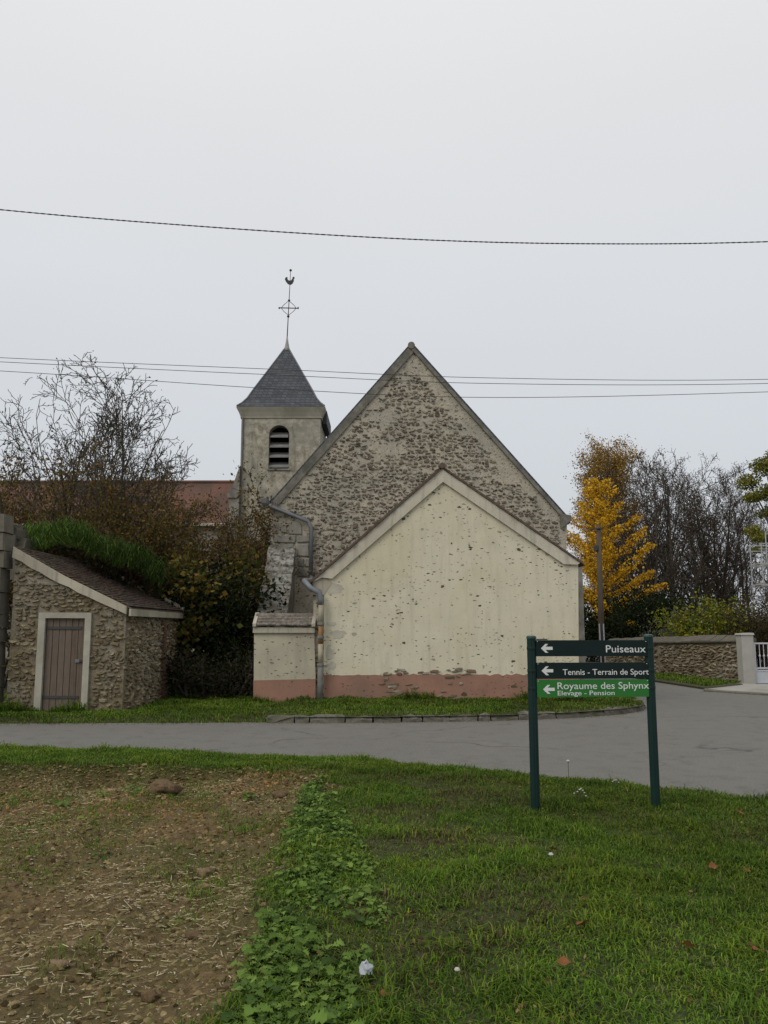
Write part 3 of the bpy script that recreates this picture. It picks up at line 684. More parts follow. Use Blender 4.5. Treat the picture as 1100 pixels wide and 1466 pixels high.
# rubble laid bare along the top of the plinth and low in it
r0 = random.Random(4)
bare = []
for k in range(34):
    px_ = r0.choice([r0.gauss(580, 22), r0.gauss(648, 16), r0.gauss(562, 10)]); py_ = r0.choice([r0.gauss(962, 3), r0.gauss(962, 3), r0.gauss(981, 4), r0.gauss(993, 3)])
    p = at(px_, py_, YA - .012); bare.append((p.x, p.z, r0.uniform(.08, .24), r0.uniform(.03, .075), r0.uniform(-.2, .2)))
place_stones(bare, plinth, stone_meshes(stone_mat('bare_rubble', [(0.13, 0.09, 0.06), (0.30, 0.25, 0.18), (0.20, 0.13, 0.09), (0.42, 0.38, 0.30), (0.10, 0.075, 0.05)]), 'stone'), M['rubble'], PAL_SHED, (Vector((0, YA - .014, 0)), Vector((1, 0, 0)), Vector((0, -1, 0))), .014, 60, 6)
# grey cement smears on the left edge of the gable
CEM = pm('cement_patch', (0.41, 0.385, 0.315), (0.52, 0.485, 0.385), 7, (0.36, 0.34, 0.285), 2, .4)
for k, (px_, py_, rx_, rz_) in enumerate(((478, 842, 13, 9), (484, 908, 12, 7), (472, 935, 6, 12), (475, 952, 7, 6), (476, 893, 8, 4))):
    c0 = at(px_, py_, YA); rr0 = random.Random(k); w_ = rx_ * 17 / FPX; h_ = rz_ * 17 / FPX
    MB().prism([(c0.x + w_ * math.cos(a) * q, c0.z + h_ * math.sin(a) * q) for a, q in ((2 * math.pi * i / 15, rr0.uniform(.6, 1.15)) for i in range(15))], YA - .004 - k * .0006, YA + .01).build('cement_patch', CEM, house_wall)
# roof slabs and verge tiles
rl = Vector((pL.x - .05, 0, pL.z - .04)); rr_ = Vector((pR.x + .09, 0, pR.z - .06))
for a, nm in ((rl, 'l'), (rr_, 'r')):
    MB().prism([(a.x, a.z), (pA.x, pA.z + .01), (pA.x, pA.z + .09), (a.x, a.z + .08)], YA + .04, YC - .01).build('roof', TILE, house)
def verge_tiles(a, b, y, n):
    mb = MB(); d = (b - a).normalized(); n_ = Vector((-d.z, 0, d.x)); n_ = n_ if n_.z > 0 else -n_
    for k in range(n):
        p = a + d * ((b - a).length * k / n); w = (b - a).length / n; j = random.uniform(-.006, .006); tl_ = random.uniform(-.012, .012)
        p0_, p1_ = p - d * .03 + n_ * (.005 + j), p + d * (w * 1.05) + n_ * (.035 + j + tl_)
        mb.prism([(p0_.x, p0_.z), (p1_.x, p1_.z), (p1_.x + n_.x * .022, p1_.z + n_.z * .022), (p0_.x + n_.x * .022, p0_.z + n_.z * .022)], y - .02 + random.uniform(-.015, .015), y + .3)
    return mb
vt = verge_tiles(rl, pA, YA - .07, 34); vt.v = vt.v
o = vt.build('verge_tiles', TILE, house); o['kind'] = 'stuff'
o = verge_tiles(rr_, pA, YA - .07, 34).build('verge_tiles', TILE, house); o['kind'] = 'stuff'
MB().tube([pA + Vector((0, -.08, .07)), pA + Vector((0, 4.9, .07))], .06, 8).build('ridge', TILE, house)

# ------------------------------------------------------------------ low cream wall with tiled coping, left of the house
YL = 16.95
lw = thing('low_wall', at(407, 1005, YL), 'low cream wall with pink base and tiled coping beside the downpipe', 'wall')
MB().prism([(x, max(z, -.05)) for x, z in poly_px([(363, 1012), (363, 974), (452, 972), (452, 1012)], YL)], YL - .012, YL + .5).build('plinth', PINK, lw)
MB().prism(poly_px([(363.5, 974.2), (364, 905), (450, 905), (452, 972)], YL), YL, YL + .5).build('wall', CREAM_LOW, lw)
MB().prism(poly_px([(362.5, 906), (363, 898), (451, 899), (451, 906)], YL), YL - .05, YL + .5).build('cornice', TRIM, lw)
a, b = at(365, 897, YL), at(449, 897, YL); zt_ = at(400, 880, YL).z
n = 11; vmid = []
for row in range(4):
    for k in range(n + 1):
        w = (b.x - a.x) / n; x0 = a.x + (k - (0.5 if row % 2 else 0)) * w; x1 = min(x0 + w * .96, b.x); x0 = max(x0, a.x)
        if x1 - x0 < .03: continue
        f0, f1 = row / 4, (row + 1.25) / 4; z0 = a.z + (zt_ - a.z) * f0; z1 = a.z + (zt_ - a.z) * min(f1, 1.1); y0, y1 = YL - .09 + .3 * f0, YL - .09 + .3 * f1
        j = random.uniform(0, .015)
        MB().hexa([(x0, y0, z0 + .012 + j), (x1, y0, z0 + .012 + j), (x1, y1, z1), (x0, y1, z1)], [(x0, y0, z0 + .035 + j), (x1, y0, z0 + .035 + j), (x1, y1, z1 + .022), (x0, y1, z1 + .022)]).build('coping_tile', TILE_OLD, lw)
MB().prism([(a.x - .02, a.z - .0), (b.x + .02, b.z), (b.x + .02, zt_ - .02), (a.x - .02, zt_ - .02)], YL + .16, YL + .5).build('coping_core', MORTAR, lw)
for x in (a.x - .03, b.x - .03):
    MB().add([(x, YL - .1, a.z), (x + .07, YL - .1, a.z), (x + .07, YL + .5, a.z), (x, YL + .5, a.z), (x, YL - .1, a.z + .06), (x + .07, YL - .1, a.z + .06), (x + .07, YL + .25, zt_ + .05), (x, YL + .25, zt_ + .05), (x + .07, YL + .5, zt_ + .05), (x, YL + .5, zt_ + .05)],
             [(0, 1, 5, 4), (4, 5, 6, 7), (7, 6, 8, 9), (1, 2, 8, 6, 5), (0, 4, 7, 9, 3), (2, 3, 9, 8), (3, 2, 1, 0)]).build('coping_end', TRIM, lw)

# ------------------------------------------------------------------ stone shed with plank door
YS = 15.2
shed = thing('stone_shed', at(130, 1016, YS), 'small rubble stone shed with grey plank door and lean-to tiled roof', 'shed')
fx0, fx1 = at(16, 900, YS).x, at(180, 900, YS).x
zl, zr = at(16, 797, YS).z, at(180, 874, YS).z
YB = 19.0; bx1 = at(257, 900, YB).x                      # far right corner
D0, D1, Dz = at(62, 950, YS).x, at(121, 950, YS).x, at(90, 884, YS).z
front = [(fx0, -.05), (D0, -.05), (D0, Dz), (D1, Dz), (D1, -.05), (fx1, -.05), (fx1, zr), (fx0, zl)]
sw = MB().prism(front, YS, YS + .45).build('front_wall', SHED_MORTAR, shed)
zrB = at(257, 876, YB).z
side = MB().hexa([(fx1 - .45, YS + .45, -.05), (fx1, YS + .45, -.05), (bx1, YB, -.05), (bx1 - .45, YB, -.05)], [(fx1 - .45, YS + .45, zr), (fx1, YS + .45, zr), (bx1, YB, zr), (bx1 - .45, YB, zr)]).build('side_wall', SHED_MORTAR, shed)
MB().hexa([(fx0 - .2, YB - .4, -.05), (bx1, YB - .4, -.05), (bx1, YB, -.05), (fx0 - .2, YB, -.05)], [(fx0 - .2, YB - .4, zl), (bx1, YB - .4, zr), (bx1, YB, zr), (fx0 - .2, YB, zl)]).build('back_wall', SHED_MORTAR, shed)
fpoly = [(fx0 - .05, .0), (fx1 + .06, .0), (fx1 + .06, zr + .02), (fx0 - .05, zl + .05)]
def no_door(x, z, w, h): return D0 - .10 < x + w / 2 and x - w / 2 < D1 + .09 and z - h / 2 < Dz + .09
items = lay(fpoly, .035, .085, .045, .16, .014, .92, 0, 21, no_door)
place_stones(items, sw, stone_meshes(ST_SHED, 'stone'), M['rubble'], PAL_SHED, (Vector((0, YS, 0)), Vector((1, 0, 0)), Vector((0, -1, 0))), .042, 295, 7)
sd = Vector((bx1 - fx1, YB - YS - .0, 0)); sl = sd.length; sd.normalize(); snn = Vector((sd.y, -sd.x, 0))
items = lay([(.02, 0), (sl - .02, 0), (sl - .02, zr - .05), (.02, zr - .05)], .035, .08, .06, .24, .012, .95, 0, 22)
place_stones(items, side, stone_meshes(ST_SHED, 'stone'), M['rubble'], PAL_SHED, (Vector((fx1 + .0, YS, 0)), sd, snn), .03, 200, 9)
# brick jamb strip in the side wall
BRICK = pm('old_brick', (0.10, 0.055, 0.038), (0.15, 0.085, 0.058), 10, (0.12, 0.08, 0.06), 2)
for k in range(22):
    z = .05 + k * .088; s0 = sl * .62 + (0.06 if k % 2 else 0) + random.uniform(-.05, .05)
    if z + .08 > zr - .1: break
    p, q = Vector((fx1, YS, 0)) + sd * s0, Vector((fx1, YS, 0)) + sd * (s0 + random.uniform(.16, .30))
    MB().hexa([p + snn * .05 + Vector((0, 0, z)), q + snn * .05 + Vector((0, 0, z)), q - snn * .05 + Vector((0, 0, z)), p - snn * .05 + Vector((0, 0, z))], [p + snn * .05 + Vector((0, 0, z + .07)), q + snn * .05 + Vector((0, 0, z + .07)), q - snn * .05 + Vector((0, 0, z + .07)), p - snn * .05 + Vector((0, 0, z + .07))]).build('brick', BRICK, side)
# door and frame
FR = pm('frame_render', (0.33, 0.31, 0.26), (0.41, 0.385, 0.32), 6, (0.25, 0.235, 0.19), 1.2, .4)
o0, o1, oz = at(54, 950, YS).x - .01, at(129, 950, YS).x, at(90, 877, YS).z
MB().prism([(o0, -.04), (D0 + .012, -.04), (D0 + .012, Dz - .012), (D1 - .012, Dz - .012), (D1 - .012, -.04), (o1, -.04), (o1, oz), (o0, oz)], YS - .05, YS + .12).build('door_frame', FR, shed)
t = NT('grey_planks'); v = t.coord('Object', (1, 1, .08)); oi = t.node('ShaderNodeObjectInfo'); n1 = t.noise(v, 40, 5, .7)
c = t.mix(t.ramp(n1, .3, .7), (0.075, 0.055, 0.04), (0.155, 0.118, 0.09)); c = t.mix(t.math('MULTIPLY', oi.outputs['Random'], .45), c, (0.17, 0.14, 0.115)); t.bump(n1, .4, .01); PLANK = t.col(c, .9)
door = MB().box(D0 + .02, D1 - .02, YS + .035, YS + .05, .06, Dz - .02).build('door', DARK, shed)
n = 6; w = (D1 - D0 - .05) / n
for k in range(n):
    x0 = D0 + .025 + k * w; lo = .07 + (0.12 if k == n - 1 else random.uniform(0, .015))
    MB().box(x0 + .005, x0 + w - .005, YS + .008 + random.uniform(0, .004), YS + .034, lo, Dz - .022).build('plank', PLANK, door)
for y in (899, 998):
    z = at(90, y, YS).z; MB().box(D0 + .0, D1 - .08, YS - .004, YS + .007, z - .025, z + .025).build('strap_hinge', IRON, door)
z = at(118, 946, YS).z
MB().box(D1 - .17, D1 - .09, YS - .012, YS + .007, z - .03, z + .03).build('lock_plate', ZINC, door)
MB().box(D1 - .085, D1 + .03, YS - .03, YS + .0, z - .018, z + .022).build('latch', IRON, door)
# lean-to roof: three boarded slopes, slightly kicked towards the eave
rise = [(fx0 - .02, zl + .21), (fx0 + (fx1 - fx0) * .25, zl + (zr - zl) * .25 + .155), ((fx0 + fx1) / 2 - .1, (zl + zr) / 2 + .165), (fx0 + (fx1 - fx0) * .75, zl + (zr - zl) * .75 + .115), (fx1 + .02, zr + .10)]
dx = (bx1 - fx1)
def ry(k, y): return (y - YS) / (YB - YS) * dx * 1.0
rk_ = random.Random(8); rake = [(fx0 - .03 + (fx1 - fx0 + .05) * f, zl - .01 + (zr - zl - .05) * f - .045 * math.sin(f * 3.1) + rk_.uniform(-.014, .014)) for f in (0, .08, .17, .25, .34, .42, .5, .58, .67, .75, .83, .92, 1)]
MB().prism([(x, z - .03) for x, z in rise] + rake[::-1], YS - .07, YS + .06).build('rake_band', TRIM, shed)
slope_pts = [Vector((fx0 - .02, 0, zl + .17)), Vector(((fx0 + fx1) / 2 - .1, 0, (zl + zr) / 2 + .14)), Vector((fx1 + .10, 0, zr + .05))]
under = MB(); vs = []
for y in (YS - .02, YB + .1):
    for p in slope_pts: vs.append((p.x + ry(0, y), y, p.z - .03))
for y in (YS - .02, YB + .1):
    for p in slope_pts: vs.append((p.x + ry(0, y), y, p.z))
under.add(vs, [(0, 1, 4, 3), (1, 2, 5, 4), (6, 9, 10, 7), (7, 10, 11, 8), (0, 6, 7, 1), (1, 7, 8, 2), (3, 4, 10, 9), (4, 5, 11, 10), (2, 8, 11, 5), (0, 3, 9, 6)])
sroof = under.build('roof', TILE, shed)
tm = MB(); rows, ncol = 24, 40                               # tile courses, seen edge-on from the road
plen = [(slope_pts[i + 1] - slope_pts[i]).length for i in range(2)]; PL = sum(plen)
def sp_at(s_):
    return slope_pts[0].lerp(slope_pts[1], s_ / plen[0]) if s_ < plen[0] else slope_pts[1].lerp(slope_pts[2], min((s_ - plen[0]) / plen[1], 1.1))
for r_ in range(rows):
    for k in range(ncol):
        s0, s1 = PL * r_ / rows, PL * (r_ + 1.25) / rows; p, q = sp_at(s0), sp_at(min(s1, PL * 1.02)); y0 = YS - .03 + (YB - YS + .1) * k / ncol; y1 = y0 + (YB - YS) / ncol * .97
        j = random.uniform(0, .012); a0, a1 = ry(0, y0), ry(0, y1)
        tm.hexa([(p.x + a0, y0, p.z + .004), (p.x + a1, y1, p.z + .004), (q.x + a1, y1, q.z + .03 + j), (q.x + a0, y0, q.z + .03 + j)][::-1], [(p.x + a0, y0, p.z + .02), (p.x + a1, y1, p.z + .02), (q.x + a1, y1, q.z + .05 + j), (q.x + a0, y0, q.z + .05 + j)][::-1])
o = tm.build('roof_tiles', TILE, sroof); o['kind'] = 'stuff'
# pale fascia under the eave and mortar verge at the far end
MB().hexa([(fx1 + .06, YS - .04, zr - .10), (fx1 + .10, YS - .04, zr - .10), (bx1 + .10, YB + .05, zr - .10), (bx1 + .06, YB + .05, zr - .10)], [(fx1 + .06, YS - .04, zr + .03), (fx1 + .10, YS - .04, zr + .03), (bx1 + .10, YB + .05, zr + .03), (bx1 + .06, YB + .05, zr + .03)]).build('fascia', TRIM, shed)
for k in range(9):
    p, q = sp_at(PL * (.12 + k * .098)), sp_at(PL * (.12 + (k + .94) * .098)); a0 = ry(0, YB + .02)
    MB().hexa([(p.x + a0, YB - .08, p.z), (q.x + a0, YB - .08, q.z), (q.x + a0, YB + .14, q.z), (p.x + a0, YB + .14, p.z)], [(p.x + a0, YB - .06, p.z + .09 + random.uniform(0, .03)), (q.x + a0, YB - .06, q.z + .09), (q.x + a0, YB + .12, q.z + .09), (p.x + a0, YB + .12, p.z + .09 + random.uniform(0, .03))]).build('verge_tile', TRIM, shed)

# ------------------------------------------------------------------ block pillar and broken wall at the left edge
YQ = 15.0
pil = thing('block_pillar', at(0, 1018, YQ), 'tall pillar of big grey stone blocks at the left edge beside the shed', 'pillar')
PSTONE = pm('pillar_stone', (0.10, 0.09, 0.07), (0.17, 0.155, 0.125), 5, (0.11, 0.105, 0.08), 1.4, .6, .02)
ph = [735, 762, 788, 813, 848, 880, 899, 919, 955, 985, 1020]
for k in range(len(ph) - 1):
    z1, z0 = at(8, ph[k], YQ).z, at(8, ph[k + 1], YQ).z; j = random.uniform(-.015, .015); x1 = at(-2, 900, YQ).x + j; e = .022
    x0 = x1 - .62
    MB().hexa([(x0, YQ + j, z0 + .01), (x1, YQ + j, z0 + .01), (x1, YQ + .4, z0 + .01), (x0, YQ + .4, z0 + .01)], [(x0 + e, YQ + e + j, z1 - .004), (x1 - e, YQ + e + j, z1 - .004), (x1 - e, YQ + .4, z1 - .004), (x0 + e, YQ + .4, z1 - .004)]).build('block', PSTONE, pil)
MB().box(x1 - .6, x1 - .12, YQ + .08, YQ + .36, 0, at(8, 736, YQ).z).build('core', DARK, pil)
bw = thing('broken_wall', at(34, 900, 16.4), 'broken stub of stone wall above the shed roof next to the block pillar', 'wall')
for (x0, y0, x1, y1, dy) in ((4, 748, 18, 764, 0), (17, 756, 28, 772, .1), (2, 763, 22, 784, .05), (22, 770, 36, 794, .15), (2, 784, 36, 830, .3)):
    p, q = at(x0, y1, 16.3 + dy), at(x1, y0, 16.3 + dy); j = lambda: random.uniform(-.04, .04); Y_ = 16.3 + dy
    MB().hexa([(p.x + j(), Y_ + j(), p.z), (q.x + j(), Y_ + j(), p.z), (q.x, Y_ + .5, p.z), (p.x, Y_ + .5, p.z)], [(p.x + j(), Y_ + j(), q.z + j()), (q.x + j(), Y_ + j(), q.z + j()), (q.x, Y_ + .5, q.z), (p.x, Y_ + .5, q.z)]).build('stone', PSTONE, bw)

# ------------------------------------------------------------------ far barn with red tiled roof
YR = 42.0
barn = thing('far_barn', at(150, 900, YR), 'long low barn with weathered red tile roof behind the bare tree', 'barn')
rz, ez = at(200, 690, YR + 4).z, at(200, 748, YR).z; bx0, bx1_ = at(-160, 740, YR).x, at(352, 740, YR).x
MB().box(bx0, bx1_, YR + .3, YR + 8, 0, ez).build('wall', GREYREN, barn)
MB().add([(bx0 - .3, YR, ez), (bx1_, YR, ez), (bx1_, YR + 4.2, rz), (bx0 - .3, YR + 4.2, rz), (bx0 - .3, YR + 8.5, ez), (bx1_, YR + 8.5, ez)], [(0, 1, 2, 3), (3, 2, 5, 4), (1, 5, 2), (0, 3, 4), (0, 4, 5, 1)]).build('roof', TILE_RED, barn)
tr_ = MB().tube([(bx0 - .3, YR + 4.2, rz), (bx1_, YR + 4.2, rz)], .13, 8).build('ridge', TILE_RED, barn)
MB().box(bx0, bx1_, YR - .02, YR + .14, ez - .18, ez - .02).build('eave_board', TRIM, barn)

# ------------------------------------------------------------------ right side: garden wall, gate, strip of grass, drive
def strip(name, pts_px, z, mat, kind='structure'):
    vs = [gnd(x, y, z) for x, y in pts_px]; mb = MB(); n = len(vs)
    mb.add([(p.x, p.y, z) for p in vs] + [(p.x, p.y, -.05) for p in vs], [tuple(range(n))[::-1]] + [(i, (i + 1) % n, (i + 1) % n + n, i + n) for i in range(n)])
    o = mb.build(name, mat); o['kind'] = kind; return o
STRIP = [(868, 962), (935, 973.5), (1012, 985), (1064, 979.5), (945, 967), (880, 957)]
strip('wall_verge', STRIP, 0.05, M['verge'])
strip('concrete_drive', [(1008, 986), (1050, 989), (1140, 994), (1160, 981), (1064, 978.5)], 0.035, pm('drive_concrete', (0.26, 0.25, 0.225), (0.33, 0.315, 0.285), 4, (0.2, 0.19, 0.165), 1))
strip('drive_kerb', [(1008, 988), (1050, 991), (1140, 996.5), (1140, 994.3), (1050, 989.3), (1008, 986.3)], 0.03, M['kerb'])
WA, WB_, WC = gnd(1068, 978), gnd(945, 967), gnd(868, 957)
gwall = thing('garden_wall', (WA + WB_) / 2, 'long rubble garden wall with sloped stone coping along the road on the right', 'wall')
CAPST = pm('coping_stone', (0.08, 0.07, 0.055), (0.14, 0.125, 0.10), 7, (0.09, 0.09, 0.065), 1.5, .6, .03)
def wall_run(a, b, za, zb, seed):
    d = (b - a); L = d.length; d.normalize(); n_ = Vector((d.y, -d.x, 0))
    if n_.y > 0: n_ = -n_
    if n_.x > 0: n_ = n_
    th = .4; up = Vector((0, 0, 1)); A, B = a - n_ * 0, b - n_ * 0
    MB().hexa([A, B, B - n_ * th, A - n_ * th], [A + up * za, B + up * zb, B - n_ * th + up * zb, A - n_ * th + up * za]).build('wall_core', SHED_MORTAR, gwall)
    items = lay([(0.03, .03), (L - .03, .03), (L - .03, zb - .02), (.03, za - .02)], .05, .09, .09, .26, .014, .98, 0, seed)
    place_stones(items, gwall, stone_meshes(stone_mat('garden_rubble', [(0.16, 0.12, 0.08), (0.27, 0.22, 0.15), (0.20, 0.16, 0.11), (0.32, 0.28, 0.20)]), 'stone'), M['rubble'], [(0.17, 0.13, 0.085), (0.25, 0.205, 0.14), (0.20, 0.16, 0.11), (0.31, 0.27, 0.20)], (A, d, n_), .05, 0, seed)
    n = int(L / .45)
    for k in range(n):
        f0, f1 = (k + .01) / n, (k + .99) / n; p, q = A.lerp(B, f0), A.lerp(B, f1); zp, zq = za + (zb - za) * f0, za + (zb - za) * f1; j = random.uniform(-.015, .015)
        o1, o2 = n_ * .09, -n_ * (th * .5); o3 = -n_ * (th + .06)
        MB().add([p + o1 + up * (zp + .004), q + o1 + up * (zq + .004), q + o3 + up * (zq + .004), p + o3 + up * (zp + .004), p + o1 + up * (zp + .05 + j), q + o1 + up * (zq + .05 + j), q + o2 + up * (zq + .22 + j), p + o2 + up * (zp + .22 + j), q + o3 + up * (zq + .1), p + o3 + up * (zp + .1)],
                 [(0, 1, 5, 4), (4, 5, 6, 7), (7, 6, 8, 9), (1, 2, 8, 6, 5), (0, 4, 7, 9, 3), (2, 3, 9, 8), (3, 2, 1, 0)]).build('coping_stone', CAPST, gwall)
zA, zB, zC = at(1066, 919, WA.y).z, at(945, 921, WB_.y).z, at(868, 922, WC.y).z
wall_run(WA, WB_, zA, zB, 41); wall_run(WB_, WC, zB, zC, 42)
gp = gnd(1074, 979)
WHITE = pm('white_render', (0.33, 0.32, 0.29), (0.39, 0.38, 0.35), 4, (0.30, 0.29, 0.26), 1.5, .2)
GATEM = pm('gate_paint', (0.42, 0.44, 0.47), (0.48, 0.50, 0.53), 5, None, 1, .05, .01, .5)
for k, (px_, lab) in enumerate(((1074, 'white rendered gate pillar at the end of the rubble garden wall'), (1190, 'white rendered gate pillar on the far side of the metal gate'))):
    p = gnd(px_, 979); t_ = thing('gate_pillar', p, lab, 'pillar', 'white gate pillars'); zt_ = at(1074, 909, p.y).z
    MB().box(p.x - .17, p.x + .17, p.y, p.y + .36, 0, zt_).build('shaft', WHITE, t_)
    MB().hexa([(p.x - .2, p.y - .03, zt_), (p.x + .2, p.y - .03, zt_), (p.x + .2, p.y + .39, zt_), (p.x - .2, p.y + .39, zt_)], [(p.x - .18, p.y - .01, zt_ + .045), (p.x + .18, p.y - .01, zt_ + .06), (p.x + .18, p.y + .37, zt_ + .06), (p.x - .18, p.y + .37, zt_ + .045)]).build('cap', WHITE, t_)
gy = gp.y + .1; g0, g1 = gp.x + .2, gnd(1190, 979).x - .2
gate = thing('metal_gate', (g0, gy, 0), 'pale grey metal gate with vertical bars above solid panels', 'gate')
zg = lambda y: at(1090, y, gy).z
fr = MB()
for z in (zg(921), zg(956.5), zg(960), zg(977)): fr.box(g0, g1, gy - .02, gy + .02, z - .022, z + .022)
gm = (g0 + g1) / 2
for x in (g0 + .025, gm - .04, gm + .04, g1 - .025): fr.box(x - .025, x + .025, gy - .024, gy + .024, zg(977), zg(920))
fr.build('frame', GATEM, gate)
for a, b in ((g0 + .05, gm - .06), (gm + .06, g1 - .05)):
    MB().box(a, b, gy - .008, gy + .008, zg(976), zg(961)).build('panel', GATEM, gate)
    n = int((b - a) / .11)
    for k in range(1, n):
        x = a + (b - a) * k / n; mb = MB().tube([(x, gy, zg(956)), (x, gy, zg(922))], .011, 6)
        zz = (zg(956) + zg(922)) / 2; mb.lathe((x, gy, zz), [(.011, -.05), (.03, 0), (.011, .05)], 6); mb.build('bar', GATEM, gate)

# scaffold tower in the garden
YSC = 36.0
scf = thing('scaffold', at(1085, 890, YSC), 'galvanised tube scaffold standing behind the gate among the trees', 'scaffold')
STEEL = pm('galvanised', (0.34, 0.35, 0.36), (0.42, 0.43, 0.44), 8, None, 1, .1, .01, .5, (1, 1, 1), .4)
sx0, sx1, sx2 = at(1093, 830, YSC).x, at(1117, 830, YSC).x, at(1160, 830, YSC).x
for x in (sx0, sx1, sx2):
    for y in (YSC, YSC + 1.1): MB().tube([(x, y, 0), (x, y, at(1080, 757 if x == sx1 else 778, YSC).z)], .026, 6).build('standard', STEEL, scf)
for yy in (778, 786, 808, 838, 852):
    z = at(1080, yy, YSC).z
    for y in (YSC, YSC + 1.1): MB().tube([(sx0 - .1, y, z), (sx2, y, z)], .022, 6).build('ledger', STEEL, scf)
for x0, x1, ya, yb in ((sx0, sx1, 868, 838), (sx1, sx2, 838, 868)):
    MB().tube([(x0, YSC - .04, at(1080, ya, YSC).z), (x1, YSC - .04, at(1080, yb, YSC).z)], .02, 6).build('brace', STEEL, scf)
for yy in (808, 838): 
    z = at(1080, yy, YSC).z; MB().box(sx0 - .05, sx2, YSC + .1, YSC + 1.0, z + .03, z + .07).build('platform', TRIM, scf)

# ------------------------------------------------------------------ utility pole and cables
YU = 34.0
pt, pb = at(857, 752, YU), gnd(863, 955); pb.y = YU; pb.x = at(862.5, 955, YU).x; pb.z = 0
pole = thing('utility_pole', pb, 'weathered wooden utility pole in front of the yellow tree', 'utility pole')
WOOD = pm('pole_wood', (0.06, 0.046, 0.034), (0.115, 0.09, 0.068), 10, (0.08, 0.08, 0.06), 1.2, .5, .01, .95, (1, 1, .12))
MB().tube([pb, pb.lerp(pt, .5), pt], [.13, .115, .095], 10).build('shaft', WOOD, pole, None, True)
MB().box(pt.x - .22, pt.x - .08, YU - .12, YU + .06, at(850, 788, YU).z, at(850, 781, YU).z).build('junction_box', IRON, pole)
for dx_ in (-.07, .09):
    MB().tube([(pb.x + dx_, YU - .14, 0), (pb.x + dx_ - .02, YU - .13, at(860, 893, YU).z)], .03, 6).build('cable_conduit', STEEL, pole)
MB().bar((pt.x - .2, YU - .1, pt.z - .15), (pt.x + .2, YU - .1, pt.z - .15), .04, .04).build('bracket', IRON, pole)
CABLE = pm('black_cable', (0.035, 0.035, 0.037), (0.05, 0.05, 0.052), 30, None, 1, .1, .01, .7)
def cable(name, pts, r, label, twist=False):
    P = [Vector(p) for p in pts]; n = 60
    def bez(f):                                         # smooth interpolation through the points
        k = f * (len(P) - 1); i = min(int(k), len(P) - 2); t_ = k - i
        a, b, c, d = P[max(i - 1, 0)], P[i], P[i + 1], P[min(i + 2, len(P) - 1)]
        return .5 * ((2 * b) + (c - a) * t_ + (2 * a - 5 * b + 4 * c - d) * t_ * t_ + (3 * b - a - 3 * c + d) * t_ ** 3)
    mb = MB()
    if twist:
        n = 700
        for ph in (0, math.pi):
            mb.tube([bez(k / n) + Vector((0, math.cos(k * .9 + ph), math.sin(k * .9 + ph))) * r * .8 for k in range(n + 1)], r, 5)
    else: mb.tube([bez(k / n) for k in range(n + 1)], r, 5)
    o_ = mb.build(name, CABLE, None, P[len(P) // 2]); return tag(o_, label, 'cable', None, 'thing')
cable('overhead_cable', [at(-400, 256, 12.6), at(0, 300, 12.8), at(300, 325, 12.9), at(600, 343, 13), at(850, 349, 13.1), at(1100, 346, 13.2), at(1500, 330, 13.4)], .0065, 'thick twisted overhead cable sagging across the sky, highest of all', True)
for (a, m1, m2, b, lab) in (((0, 512), (400, 529), (700, 541), (1100, 543), 'upper of the three thin wires crossing the church gable'), ((0, 518), (400, 537), (700, 549), (1100, 549), 'middle of the three thin wires crossing the church gable'), ((0, 531), (400, 557), (700, 569), (1100, 561), 'lowest of the three thin wires crossing the church gable')):
    cable('overhead_wire', [at(-500, a[1] - 26, 14.2), at(*a, 14.3), at(*m1, 14.4), at(*m2, 14.5), at(*b, 14.6), at(1600, b[1] - 20, 14.8)], .0055, lab)
cable('service_cable', [pt + Vector((0, -.1, -.15)), at(960, 722, 29), at(1040, 684, 26), at(1100, 654, 24), at(1300, 540, 19)], .011, 'cable rising from the wooden pole to the right past the yellow-green tree')
cable('service_cable', [pt + Vector((0, -.1, -.15)), at(830, 763, 33.2), at(806, 765, 32), at(700, 740, 27)], .011, 'short cable running left from the pole behind the church roof')

# ------------------------------------------------------------------ direction sign
sgn = thing('direction_sign', (gnd(767, 1163).x, gnd(767, 1163).y, .04), 'green two-post direction sign with two dark boards and one bright green board', 'sign')
GREEN = pm('dark_green_paint', (0.004, 0.020, 0.018), (0.006, 0.025, 0.022), 6, None, 1, .05, .01, .5)
GREEN2 = pm('dark_green_board', (0.003, 0.012, 0.011), (0.004, 0.015, 0.013), 6, None, 1, 0, .01, .55)
BRIGHT = pm('bright_green_board', (0.025, 0.150, 0.028), (0.03, 0.165, 0.032), 5, None, 1, 0, .01, .45)
LETTER = pm('white_letter', (0.62, 0.63, 0.62), (0.66, 0.67, 0.66), 5, None, 1, 0, .01, .5)
SL, SR = gnd(767, 1162, .04), gnd(940, 1159, .04)
SL.y, SR.y = 7.08, 7.17
SL = Vector((at(767, 1163, SL.y).x, SL.y, 0)); SR = Vector((at(939.5, 1160, SR.y).x, SR.y, 0))
sdir = (SR - SL).normalized(); snrm = Vector((sdir.y, -sdir.x, 0))
